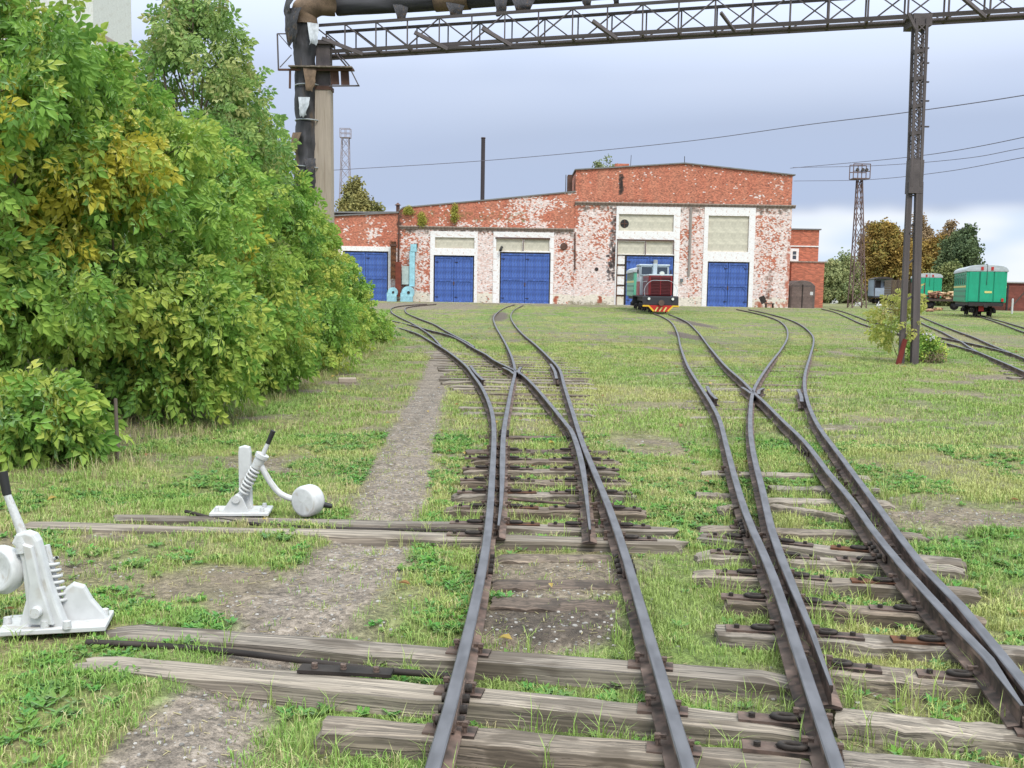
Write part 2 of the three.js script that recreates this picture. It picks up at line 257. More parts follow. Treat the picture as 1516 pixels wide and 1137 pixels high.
// ------------------------------------------------------------------ rails and sleepers
const PROFILE = [[-.0255, -.004], [-.021, 0], [.021, 0], [.0255, -.004], [.0245, -.024], [.0055, -.034], [.0055, -.089], [.046, -.098], [.046, -.107], [-.046, -.107], [-.046, -.098], [-.0055, -.089], [-.0055, -.034], [-.0245, -.024]];
function railGeo(P, base, { tip = 0, tipEnd = 0 } = {}) {
  const n = P.length, m = PROFILE.length, pos = [], uv = [], head = [], headUv = []; const S = [], L = [0];
  for (let i = 0; i < n; i++) {
    const t = P[Math.min(n - 1, i + 1)].clone().sub(P[Math.max(0, i - 1)]).setY(0).normalize(), sx = -t.z, sz = t.x; if (i) L.push(L[i - 1] + P[i].distanceTo(P[i - 1]));
    S.push([sx, sz]);
  }
  const total = L[n - 1];
  const ring = P.map((p, i) => { let k = 1, dn = 0; if (tip && L[i] < tip) { k = lerp(.3, 1, L[i] / tip); dn = .012 * (1 - L[i] / tip); } if (tipEnd && total - L[i] < tipEnd) k = lerp(.3, 1, (total - L[i]) / tipEnd); return PROFILE.map(([x, y]) => [p.x + S[i][0] * x * (y > -.06 ? k : 1) - base.x, p.y + y - (y > -.06 ? dn : 0) - base.y, p.z + S[i][1] * x * (y > -.06 ? k : 1) - base.z]); });
  for (let i = 0; i + 1 < n; i++) for (let j = 0; j < m; j++) {
    const q = (j + 1) % m, a = ring[i][j], b = ring[i][q], c = ring[i + 1][j], e = ring[i + 1][q], top = j === 1 || j === 0 || j === 2;
    (top ? head : pos).push(...a, ...c, ...b, ...b, ...c, ...e);
    const u0 = L[i], u1 = L[i + 1], v0 = j * .04, v1 = v0 + .04; (top ? headUv : uv).push(u0, v0, u1, v0, u0, v1, u0, v1, u1, v0, u1, v1);
  }
  for (const [r, flip] of [[ring[0], 0], [ring[n - 1], 1]]) { // end faces, as seen where a tongue or a rail is cut
    const shape = THREE.ShapeUtils.triangulateShape(PROFILE.map(([x, y]) => new THREE.Vector2(x, y)), []);
    for (const [a, b, c] of shape) { pos.push(...r[a], ...(flip ? r[c] : r[b]), ...(flip ? r[b] : r[c])); uv.push(0, 0, .05, 0, 0, .05); }
  }
  const g = new THREE.BufferGeometry(); g.setAttribute('position', new THREE.Float32BufferAttribute([...pos, ...head], 3)); g.setAttribute('uv', new THREE.Float32BufferAttribute([...uv, ...headUv], 2));
  g.addGroup(0, pos.length / 3, 0); g.addGroup(pos.length / 3, head.length / 3, 1); g.computeVertexNormals(); return g;
}
const addRail = (t, P, o, name = 'rail') => mesh(name, railGeo(P, t.position, o), [rust, railHead], t);
const shortRail = (pts) => { const c = new THREE.CatmullRomCurve3(pts.map(([x, y]) => G(x, y, RT))); return Array.from({ length: 7 }, (_, i) => { const q = c.getPointAt(i / 6); q.y = RT - .002 + rise(q.z); return q; }); };

// worn sleeper shapes, one metre long along x, top at y = 0
const sleeperGeos = Array.from({ length: 7 }, (_, k) => {
  const g = new THREE.BoxGeometry(1, .14, .2, 22, 3, 6), p = g.attributes.position, n = g.attributes.normal, u = g.attributes.uv;
  for (let i = 0; i < p.count; i++) {
    let x = p.getX(i), y = p.getY(i), z = p.getZ(i); const top = (y + .07) / .14, e = Math.abs(x) * 2, nn = fbm(x * 7 + k * 31, z * 20 + k * 7 + y * 9, 3) - .5, n2 = fbm(x * 26 + k * 11, z * 40 + k, 2) - .5;
    if (Math.abs(n.getZ(i)) > .5) u.setXY(i, x * .98 + .5, y / .5 + .2 + (k % 4) * .18); else if (Math.abs(n.getY(i)) > .5) u.setXY(i, x * .98 + .5, z / .5 + .25 + (k % 4) * .15); else u.setXY(i, z, y / .5);
    const edge = sm(.07, .1, Math.abs(z)) * top;
    y += top * (nn * .016 + n2 * .008) - edge * (.008 + .014 * sm(.1, .45, fbm(x * 9 + k * 5 + Math.sign(z) * 3, k * 3.3, 3) - .35)) - top * sm(.9, 1, e) * .012 * (k % 3);
    z += (fbm(x * 5 + k * 9, y * 8 + Math.sign(z) * 4, 3) - .5) * .022; if (e > .98) x += Math.sign(x) * (fbm(z * 22 + k * 13, y * 14 + Math.sign(x) * 7, 2) - .5) * .045;
    p.setXYZ(i, x, y - .07, z);
  }
  const q = toCreasedNormals(g, .7); return q;
});
let sleeperCount = 0;
function sleeper(t, a, b, look, w = 1, sink = 0) {
  const L = Math.hypot(b.x - a.x, b.z - a.z), m = mesh('sleeper', sleeperGeos[sleeperCount++ % 7], look === 5 ? darkWood : woodMats[look], t);
  m.position.set((a.x + b.x) / 2 - t.position.x, (a.y + b.y) / 2 - sink - t.position.y, (a.z + b.z) / 2 - t.position.z); m.rotation.y = Math.atan2(-(b.z - a.z), b.x - a.x); m.scale.set(L, 1, w * .76); return m;
}
const plateGeo = uvBox(.19, .012, .11), longPlate = uvBox(.34, .014, .1), spikeGeo = (() => { const a = new THREE.BoxGeometry(.018, .05, .018), b = new THREE.BoxGeometry(.042, .016, .028); b.translate(-.008, .028, 0); return mergeGeometries([a, b]); })(), boltGeo = new THREE.CylinderGeometry(.014, .014, .022, 6), clampGeo = (() => { const s = new THREE.TorusGeometry(.028, .011, 6, 12); s.rotateX(Math.PI / 2); s.scale(1.5, 1, 1); return s; })();
// fastenings of one rail on one sleeper: sub-parts of the sleeper, set in its own scaled axes
function fasten(sl, t, k, { long = 0, side = 1, tint = rust } = {}) {
  const a = sl.position.clone().add(t.position), ry = sl.rotation.y, ux = Math.cos(ry), uz = -Math.sin(ry), L = sl.scale.x, P = railPts[k];
  for (let i = 0; i + 1 < P.length; i++) {
    const d0 = -(P[i].x - a.x) * uz + (P[i].z - a.z) * ux, d1 = -(P[i + 1].x - a.x) * uz + (P[i + 1].z - a.z) * ux; if (d0 * d1 > 0) continue;
    const s = d0 / (d0 - d1), x = lerp(P[i].x, P[i + 1].x, s), z = lerp(P[i].z, P[i + 1].z, s), along = (x - a.x) * ux + (z - a.z) * uz; if (Math.abs(along) > L / 2 + .02) return;
    const inv = 1 / L, put = (n, g, m, dx, y, dz, turn = 0) => { const q = mesh(n, g, m, sl); q.position.set((along + dx) * inv, y, dz); q.scale.set(inv, 1, 1); if (turn) q.rotation.y = 0; return q; };
    put('tie_plate', long ? longPlate : plateGeo, tint, long ? side * .1 : 0, .004, 0);
    if (long) { put('bolt', boltGeo, darkSteel, side * .22, .018, .01); put('clamp', clampGeo, darkSteel, side * .1, .02, 0); }
    const sp = put('spike', spikeGeo, rust, .056, .016, .02); const sp2 = put('spike', spikeGeo, rust, -.056, .016, -.02); sp2.rotation.y = 0; sp2.scale.x = -inv; void sp; return;
  }
}
function fishplate(t, px, py, k) { // joint bars with bolts on both sides of a rail
  const c = G(px, py, RT), P = railPts[k]; let bi = 0; P.forEach((p, i) => { if (p.distanceTo(c) < P[bi].distanceTo(c)) bi = i; });
  const d = P[Math.min(P.length - 1, bi + 1)].clone().sub(P[Math.max(0, bi - 1)]).setY(0).normalize(), x = crossing(k, c.z) ?? c.x; 
  for (const s of [-1, 1]) {
    const f = mesh('fishplate', new RoundedBoxGeometry(.018, .045, .42, 1, .006), rust, t); f.position.set(x - t.position.x - d.z * s * .017, RT - .062 - t.position.y, c.z - t.position.z + d.x * s * .017); f.rotation.y = Math.atan2(d.x, d.z);
    for (const q of [-.15, -.05, .05, .15]) { const b = mesh('bolt', boltGeo, darkSteel, f, [s * -.018, 0, q], [0, 0, Math.PI / 2]); b.scale.set(1.2, 1.6, 1.2); }
  }
}
const farWood = [woodMats[1], woodMats[3], woodMats[0]];
function farSleepers(t, z0, z1, left, right, ext, step = .62, sinkAt = 0) {
  for (let z = z0; z > z1; z -= step * rr(.88, 1.12)) {
    let xa = crossing(left, z), xb = crossing(right, z); if (xa === null || xb === null) continue; if (xb < xa) [xa, xb] = [xb, xa];
    const e0 = ext * rr(.8, 1.15), e1 = ext * rr(.8, 1.15), y = ST + rise(z), dz = rr(-.06, .06);
    sleeper(t, new THREE.Vector3(xa - e0, y, z - dz), new THREE.Vector3(xb + e1, y, z + dz), [0, 1, 3, 2][Math.floor(R() * 4)], 1, sinkAt + rr(-.012, .006));
  }
}
{
  const t = thing('railway_switch', 'narrow gauge turnout on weathered sleepers beside the gravel path', 'railway switch', [.35, 0, -7]);
  addRail(t, railPts.a); addRail(t, railPts.b); addRail(t, railPts.c, { tip: 2.2 }, 'switch_blade'); addRail(t, railPts.d, { tip: 2.2 }, 'switch_blade');
  for (const p of [[[697, 541], [704, 551], [715.5, 562]], [[815, 538.5], [821, 548], [824, 560]], [[745, 543.5], [754, 547.5], [761, 553]], [[771, 543], [768, 548], [770, 553]]]) addRail(t, shortRail(p), {}, 'check_rail');
  nearSleepers.left.forEach(([, , look, a, b], i) => {
    const s = sleeper(t, a, b, look === 4 ? 5 : look, i === 3 || i === 4 ? 1.2 : 1, i === 3 || i === 4 || i === 5 ? .004 : 0);
    const sw = i > 5 && i < 13; fasten(s, t, 'a', { long: sw, side: -1 }); fasten(s, t, 'b', { long: sw, side: 1 }); if (i > 6 && i < 14) { fasten(s, t, 'c', { long: 1, side: 1, tint: i < 10 ? rustRed : rust }); fasten(s, t, 'd', { long: 1, side: -1, tint: rust }); }
    if (i < 2) fasten(s, t, 'e', { long: 1, side: -1 });
  });
  farSleepers(t, -12.4, -16.4, 'a', 'b', .36, .62, .02); farSleepers(t, -16.4, -23.5, 'a', 'b', .5, .62, .0); farSleepers(t, -23.6, -31, 'a', 'd', .45, .7);
  for (const [x, y, k] of [[718, 819, 'a'], [925, 819, 'b'], [671, 1018, 'a'], [746.5, 633, 'c'], [845, 636, 'd']]) fishplate(t, x, y, k);
  // stretcher between the two blades
  tube('stretcher_bar', [[752, 738], [790, 742], [868, 747]].map(([x, y]) => G(x, y, .055).sub(t.position).toArray()), .011, rust, t);
}
{
  const t = thing('railway_switch', 'narrow gauge turnout half sunk in green turf on the way to the locomotive', 'railway switch', [2.4, 0, -6]);
  addRail(t, railPts.e); addRail(t, railPts.f); addRail(t, railPts.g, { tip: 1.6 }, 'switch_blade'); addRail(t, railPts.h, { tip: .5 }, 'switch_blade');
  for (const p of [[[1047, 571], [1052, 581], [1061, 590]], [[1181.5, 576], [1186, 585], [1187, 594]], [[1098.5, 572.6], [1106, 577], [1112.6, 582]], [[1130, 574], [1124, 577], [1123, 583]]]) addRail(t, shortRail(p), {}, 'check_rail');
  nearSleepers.right.forEach(([, , look, a, b], i) => { const s = sleeper(t, a, b, look, 1, i > 7 ? .026 : i > 5 ? .01 : 0); const n = i < 8; fasten(s, t, 'e', { long: n, side: -1 }); fasten(s, t, 'f'); if (n) { fasten(s, t, 'g', { long: 1, side: 1 }); fasten(s, t, 'h', { long: 1, side: -1, tint: i % 2 ? rustRed : rust }); } });
  farSleepers(t, -10.3, -17, 'e', 'f', .3, .9, .036); farSleepers(t, -17, -24, 'e', 'f', .35, .8, .03);
  for (const [x, y, k] of [[1107, 766, 'e'], [1306, 800, 'h'], [1196, 658, 'h']]) fishplate(t, x, y, k);
}
{
  const t = thing('railway_switch', 'curved siding switch turning towards the blue gate beside the ducts', 'railway switch', G(640, 490).toArray());
  addRail(t, railPts.i); addRail(t, railPts.j); farSleepers(t, railPts.j[2].z, railPts.j[2].z - 16, 'i', 'j', .35, .75, .0);
}
{
  const t = thing('railway_switch', 'far turnout in the grass behind the lattice mast', 'railway switch', G(1440, 510).toArray());
  for (const k of 'klmn') addRail(t, railPts[k]);
  farSleepers(t, railPts.n[6].z, railPts.n[6].z - 14, 'k', 'n', .3, .9, .0);
}
{ const t = thing('railway_track', 'plain narrow gauge track under the green carriage with the coupler', 'railway track', G(1490, 480).toArray()); addRail(t, railPts.o); addRail(t, railPts.p); }
// loose plate and pull rod of the switch levers
{
  const t = thing('steel_plate', 'flat bolted steel plate lying on a long sleeper', 'plate', G(512, 996, ST + .004).toArray(), -.09);
  box('plate', .39, .014, .075, darkSteel, t, [0, .009, 0]); for (const [x, z] of [[-.13, .005], [-.01, 0], [.13, .012]]) mesh('bolt', boltGeo, rust, t, [x, .026, z]);
  const r = thing('pull_rod', 'long bent dark pull rod between the paired sleepers', 'rod', G(130, 955, .02).toArray());
  tube('rod', [[128, 951], [220, 955], [330, 964], [440, 977], [560, 992], [655, 1000], [700, 1008]].map(([x, y], i) => G(x, y, .035 - i * .002).sub(r.position).toArray()), .015, darkSteel, r, 40);
  const q = thing('pull_rod', 'short dark pull rod beside the switch lever with the round weight', 'rod', G(470, 783, .02).toArray());
  tube('rod', [[275, 757], [330, 770], [400, 778], [520, 783], [690, 786]].map(([x, y]) => G(x, y, .035).sub(q.position).toArray()), .013, darkSteel, q, 30);
  const d = thing('plank', 'twisted splintered board lying between the two rails of the turf turnout', 'plank', G(1190, 752, .05).toArray(), -.12); 
  const pl = sleeper(d, G(1140, 746, .07), G(1256, 762, .06), 1, .35); pl.name = 'board';
  const e = thing('plank', 'short split board leaning at the outer rail of the turf turnout', 'plank', G(1075, 748, .05).toArray()); const p2 = sleeper(e, G(1066, 754, .06), G(1090, 744, .09), 0, .5); p2.name = 'board';
}

// ------------------------------------------------------------------ white switch levers
function helix(r, h, turns, wire, n = 90) { const pts = []; for (let i = 0; i <= n; i++) { const a = i / n * turns * Math.PI * 2; pts.push(new THREE.Vector3(Math.cos(a) * r, i / n * h, Math.sin(a) * r)); } return new THREE.TubeGeometry(new THREE.CatmullRomCurve3(pts), n * 2, wire, 6); }
function alongUp(m, a, b) { const A = new THREE.Vector3(...a), B = new THREE.Vector3(...b); m.position.copy(A); m.quaternion.setFromUnitVectors(new THREE.Vector3(0, 1, 0), B.sub(A).normalize()); return m; }
const weightGeo = new THREE.LatheGeometry([[0, -.062], [.085, -.062], [.104, -.052], [.11, -.03], [.11, .03], [.104, .052], [.085, .062], [0, .062]].map(([x, y]) => new THREE.Vector2(x, y)), 32);
const dishGeo = new THREE.LatheGeometry([[0, -.05], [.07, -.05], [.1, -.035], [.113, 0], [.1, .035], [.085, .046], [.05, .03], [0, .026]].map(([x, y]) => new THREE.Vector2(x, y)), 32);
const extrude = (pts, depth, bevel = .006) => { const s = new THREE.Shape(pts.map(([x, y]) => new THREE.Vector2(x, y))), g = new THREE.ExtrudeGeometry(s, { depth: depth - 2 * bevel, bevelEnabled: bevel > 0, bevelSize: bevel, bevelThickness: bevel, bevelSegments: 2, curveSegments: 8 }); g.translate(0, 0, -depth / 2 + bevel); return g; };
{
  // lever with its weight down beside the track
  const p = G(358, 768, .0), t = thing('switch_lever', 'white switch lever whose round weight lies low towards the track', 'switch lever', [p.x, .045, p.z]);
  rbox('base_plate', .40, .022, .25, .005, whitePaint, t, [0, .011, 0], [0, .1, 0]);
  for (const [x, z] of [[-.15, .08], [.16, .07], [.14, -.08], [-.1, -.09]]) { const b = cyl('bolt', .017, .015, .03, whitePaint, t, [x, .036, z], [0, 0, 0], 6); void b; }
  mesh('post', extrude([[-.035, 0], [.045, 0], [.04, .1], [.034, .33], [.036, .40], [.03, .428], [.0, .436], [-.026, .428], [-.03, .40], [-.028, .12]], .05, .01), whitePaint, t, [.01, .02, -.05]);
  for (const s of [-.055, .055]) mesh('pivot_bracket', extrude([[-.10, 0], [.08, 0], [.035, .10], [.0, .125], [-.035, .10]], .018, .004), whitePaint, t, [-.01, .02, s + .03]);
  cyl('pivot_bolt', .028, .028, .16, whitePaint, t, [-.012, .115, .03], [Math.PI / 2, 0, 0], 14);
  const a = [.0, .11, .03], b = [.135, .375, .035];
  rod('spring_rod', a, b, .017, .017, whitePaint, t);
  alongUp(mesh('spring', helix(.032, .2, 7, .009), whitePaint, t), [.02, .15, .03], b);
  rod('socket', [.108, .325, .034], [.155, .415, .036], .034, .04, whitePaint, t, 16);
  rod('collar', [.146, .396, .036], [.158, .42, .036], .047, .047, whitePaint, t, 18);
  rod('handle', [.15, .40, .036], [.196, .50, .036], .017, .014, whitePaint, t);
  rod('grip', [.194, .495, .036], [.232, .585, .036], .016, .018, blackPaint, t);
  tube('weight_arm', [[.14, .345, .03], [.175, .28, .03], [.215, .215, .03], [.27, .15, .03], [.34, .118, .04], [.40, .112, .045]], .021, whitePaint, t, 30, 10);
  mesh('counterweight', weightGeo, whitePaint, t, [.475, .105, .06], [Math.PI / 2, 0, .5]);
  rod('grip', [.56, .08, .05], [.64, .066, .05], .022, .016, blackPaint, t);
}
{
  // lever with its weight turned away, by the edge of the grass
  const p = G(82, 940, .0), t = thing('switch_lever', 'white switch lever standing upright with a black grip over long paired sleepers', 'switch lever', [p.x, .045, p.z]);
  rbox('base_plate', .46, .024, .24, .005, whitePaint, t, [.01, .012, 0], [0, .22, 0]);
  for (const [x, z] of [[-.19, .06], [.1, .1], [.2, -.08], [-.06, -.1], [.0, .1]]) cyl('bolt', .02, .017, .034, whitePaint, t, [x, .04, z], [0, 0, 0], 6);
  mesh('post', extrude([[-.12, 0], [.07, 0], [.035, .09], [.0, .2], [-.03, .33], [-.045, .39], [-.06, .415], [-.09, .425], [-.125, .415], [-.14, .385], [-.115, .36], [-.10, .3], [-.085, .12]], .06, .012), whitePaint, t, [-.0, .022, .05]);
  mesh('post_rib', extrude([[-.07, .02], [.03, .02], [-.02, .19], [-.055, .37], [-.085, .38], [-.06, .2]], .03, .006), whitePaint, t, [0.0, .022, .09]);
  cyl('pivot_bolt', .028, .024, .03, whitePaint, t, [-.03, .1, .12], [Math.PI / 2, 0, 0], 10);
  mesh('pivot_bracket', extrude([[-.06, 0], [.13, 0], [.06, .09], [.03, .15], [-.01, .165], [-.045, .14], [-.05, .08]], .05, .01), whitePaint, t, [.09, .022, -.03], [0, .25, 0]);
  alongUp(mesh('spring', helix(.026, .2, 7, .008), whitePaint, t), [.03, .12, 0], [-.02, .36, 0]);
  rod('spring_rod', [.03, .08, 0], [-.03, .38, 0], .015, .015, whitePaint, t);
  rod('socket', [-.1, .36, .05], [-.115, .44, .045], .042, .036, whitePaint, t, 16);
  rod('handle', [-.112, .43, .045], [-.185, .625, .04], .023, .017, whitePaint, t, 8);
  rod('grip', [-.184, .62, .04], [-.205, .725, .035], .019, .022, blackPaint, t);
  rod('weight_arm', [-.06, .29, .03], [-.16, .265, .02], .018, .022, whitePaint, t);
  mesh('counterweight', dishGeo, whitePaint, t, [-.215, .27, .03], [Math.PI / 2 - .12, 0, .35]);
}
// three small levers far across the yard, too small to show more than plate, handle and weight
[['white switch lever in the far grass next to the dark flat wagon', 1233, 449.5], ['white switch lever in the far grass at the foot of the floodlight mast', 1267, 453], ['white switch lever in the far grass in front of the grey van', 1298, 456]].forEach(([label, px, py], i) => {
  const p = G(px, py, .06), t = thing('switch_lever', label, 'switch lever', p.toArray(), i * .3, 'small switch levers across the yard');
  box('base_plate', .6, .06, .35, whitePaint, t, [0, .03, 0]); rod('handle', [-.05, .05, 0], [.3, .62, 0], .045, .035, whitePaint, t); rod('post', [-.1, .04, .05], [-.05, .4, .05], .05, .04, whitePaint, t); const w = mesh('counterweight', weightGeo, whitePaint, t, [.42, .2, .05], [Math.PI / 2, 0, 0]); w.scale.setScalar(1.7); rod('weight_arm', [0, .25, .03], [.4, .2, .03], .03, .03, whitePaint, t);
});

// ------------------------------------------------------------------ brick depot
const BZ = 90, fx = (px, py = 400) => at(px, py, BZ).x, fy = (py, px = 900) => at(px, py, BZ).y;
const X0 = fx(430), X1 = fx(1180), BH = 14.2, YB = rise(-BZ) + .0;
const ledgeT = fy(302, 1010), ledgeM = fy(337, 720);
const facade = (() => { // brick courses with flaking whitewash, soot and stains
  const W = 2048, H = 640, cv = document.createElement('canvas'); cv.width = W; cv.height = H; const g = cv.getContext('2d'), r = mulberry(99), SX = W / (X1 - X0), SY = H / BH;
  g.fillStyle = 'rgb(172,134,120)'; g.fillRect(0, 0, W, H);
  const bw = .13, bh = .0785, pxOf = (X) => 758 + X * F / BZ, pyOf = (X, Y) => 426 + .017 * (pxOf(X) - 758) - (Y - EYE) * F / BZ;
  for (let j = 0; j * bh < BH; j++) for (let i = -1; i * bw < X1 - X0; i++) {
    const X = X0 + (i + (j % 2) * .5) * bw, Y = j * bh, px = pxOf(X), py = pyOf(X, Y); let w;
    const n = fbm(X * .8, Y * .9, 4), n2 = fbm(X * 6.5 + 40, Y * 5.5, 3), v = fbm(X * 2.2, Y * .35 + 60, 3);
    if (px > 849) { // tall hall
      if (Y > ledgeT) w = .02 + (Y > ledgeT + 3.6 - Math.abs(px - 1013) * .006 ? .2 * sm(.5, .65, n) : 0) + .05 * sm(.62, .72, n2);
      else { w = .68; if (px < 905) w = .5 + .3 * sm(ledgeT, 0, Y); if (px > 1115) w = .62; if (px > 1006 && px < 1040) w = .56; if (Y > ledgeT - 1) w += .12; if (Y < 3.4) w += .18; if (px > 1140 && Y > 3) w += .1; }
    } else if (px > 590) {
      if (Y > ledgeM) w = .14 + .42 * sm(640, 860, px) * sm(.42, .6, n) + .15 * (Y < ledgeM + .6 ? 1 : 0); else { w = .74; if (px > 613 && px < 638) w = .56; if (px > 703 && px < 732) w = .88; if (px > 817) w = .68; if (Y > ledgeM - .9) w = .9; if (px < 613) w = .55; }
    } else { w = .1 + .3 * sm(.5, .68, n) * (Y < 6.6 ? 1 : .2); if (Y < 4.9) w = .9; }
    const plinth = Y < 1.05 + .06 * Math.sin(X * 2); if (plinth) w = .93;
    w += (n - .5) * .75 + (n2 - .5) * 1.0; const k = .82 + .36 * r(); let c, gapJ = 1;
    if (r() < sm(.12, .82, w)) { const q = .93 + .1 * r(), f = .5 * r() * (plinth ? .3 : 1); gapJ = 0; c = plinth ? [224 * q, 215 * q, 200 * q] : [lerp(236, 196, f) * q, lerp(230, 136, f) * q, lerp(228, 116, f) * q]; }
    else c = [181 * k + 8 * v, 106 * k + 26 * (v - .4), 81 * k + 24 * (v - .4)];
    if (r() < .05) c = c.map((z) => z * .72);
    g.fillStyle = `rgb(${cl(c[0]) | 0},${cl(c[1]) | 0},${cl(c[2]) | 0})`; g.fillRect((X - X0) * SX, H - (Y + bh) * SY, bw * SX - .7 * gapJ + .4, bh * SY - .7 * gapJ);
  }
  // soot runs, damp marks, fallen plaster: matter on the wall
  const blot = (px, py, w, h, col, n, a) => { for (let i = 0; i < n; i++) { const X = fx(px + (r() - .5) * w, py), Y = fy(py + (r() - .5) * h, px); g.fillStyle = `rgba(${col},${a * (.4 + .6 * r())})`; g.fillRect((X - X0) * SX, H - Y * SY, (.08 + .22 * r()) * SX, (.08 + .3 * r()) * SY); } };
  blot(918, 270, 5, 26, '45,38,36', 70, .5); blot(906, 350, 8, 90, '40,36,36', 90, .5); blot(902, 395, 12, 36, '36,32,34', 40, .6); blot(1136, 420, 8, 44, '90,62,50', 40, .35);
  blot(1010, 309, 310, 6, '92,80,72', 240, .4); blot(720, 341, 250, 5, '84,74,66', 190, .45); blot(1010, 297, 320, 4, '110,70,56', 120, .35); blot(690, 318, 180, 14, '96,96,52', 90, .3); blot(590, 330, 6, 40, '80,62,54', 50, .4);
  blot(1165, 400, 6, 100, '170,92,70', 90, .5); blot(870, 448, 60, 5, '120,112,88', 60, .4); blot(1140, 450, 50, 8, '170,100,78', 50, .6); blot(886, 441, 4, 6, '150,80,60', 14, .8); blot(821, 441, 5, 6, '160,84,62', 16, .8);
  const t = new THREE.CanvasTexture(cv); t.colorSpace = THREE.SRGBColorSpace; t.wrapS = t.wrapT = THREE.ClampToEdgeWrapping; return t;
})();
const brick = std({ map: facade, bumpMap: facade, bumpScale: .02, roughness: .95 });
const brickUV = (g, dx = 0, dy = 0) => { const p = g.attributes.position, u = g.attributes.uv, n = g.attributes.normal; for (let i = 0; i < p.count; i++) { const side = Math.abs(n.getX(i)) > .6; u.setXY(i, (p.getX(i) + dx - (side ? p.getZ(i) * .98 : 0) - X0) / (X1 - X0), (p.getY(i) + dy) / BH); } return g; };
const brickTile = std({ roughness: .95, map: tex(256, 256, (x, y) => { const row = Math.floor(y / 10), bx = Math.floor((x + (row % 2) * 16) / 32) % 8, h = hash(bx, row), j = y % 10 < 1 || (x + (row % 2) * 16) % 32 < 1, k = .84 + .3 * h; return j ? [176, 146, 130] : [cl(184 * k), cl(104 * k), cl(80 * k)]; }) });
const whitewash = plaster(232, 229, 228, .5, 2, [196, 160, 142]), roughcast = rough(199, 193, 176, .22), bluePaintT = tex(256, 256, (x, y) => { const n = tile(x, y, 256, 256, 8, 5), s = sm(.66, .78, tile(x, y * .3, 256, 256, 22, 3)), k = .9 + (n - .5) * .5; return [cl(lerp(76, 98, s) * k), cl(lerp(110, 122, s) * k), cl(lerp(190, 170, s) * k)]; });
const blue = std({ map: bluePaintT, roughness: .6 }), blueDark = std({ map: bluePaintT, color: lin(238, 238, 242), roughness: .6 }), slateRoof = rough(120, 118, 116, .3), ledgeMat = rough(170, 150, 138, .6), brownIron = rough(92, 66, 56, .4), creamWall = plaster(216, 208, 190, .4, 0, [170, 140, 120]);
const depot = thing('engine_depot', 'long red brick engine depot with flaking whitewash and blue gates', 'building', [fx(880), YB, -BZ]);
const DX = depot.position.x, loc = (X, Y, z = 0) => [X - DX, Y - YB, z];
const RC = (l, t, r, b) => { const my = (t + b) / 2, mx = (l + r) / 2; return { x0: fx(l, my), x1: fx(r, my), y0: fy(b, mx), y1: fy(t, mx) }; };
function wallPiece(outline, holes, depth, zFront = 0) { // outline and holes in world X,Y
  const s = new THREE.Shape(outline.map(([x, y]) => new THREE.Vector2(x, y)));
  for (const h of holes) s.holes.push(new THREE.Path([[h.x0, h.y0], [h.x0, h.y1], [h.x1, h.y1], [h.x1, h.y0]].map(([x, y]) => new THREE.Vector2(x, y))));
  const g = new THREE.ExtrudeGeometry(s, { depth, bevelEnabled: false }); g.translate(0, 0, zFront - depth); brickUV(g); g.translate(-DX, -YB, 0); return mesh('wall', g, brick, depot);
}
const gy0 = YB - .3;
const gates = { L: RC(507.6, 371.7, 575, 440.8), M1: RC(641.7, 378, 702, 446.2), M2: RC(739.5, 373.4, 814.7, 449), T1: RC(913, 377.5, 997, 453), T2: RC(1046, 387.5, 1108, 456) };
for (const k in gates) gates[k].y0 = YB + .04;
const panels = { M1: [RC(644, 351.6, 702.6, 368)], M2: [RC(734.5, 354, 773.6, 372), RC(775.6, 354, 813.5, 372)], T1: [RC(914.4, 357.5, 954.4, 376.8), RC(956.2, 357.5, 996, 376.8), RC(915.8, 317.6, 997, 342.7)], T2: [RC(1047.7, 319.7, 1108, 373)] };
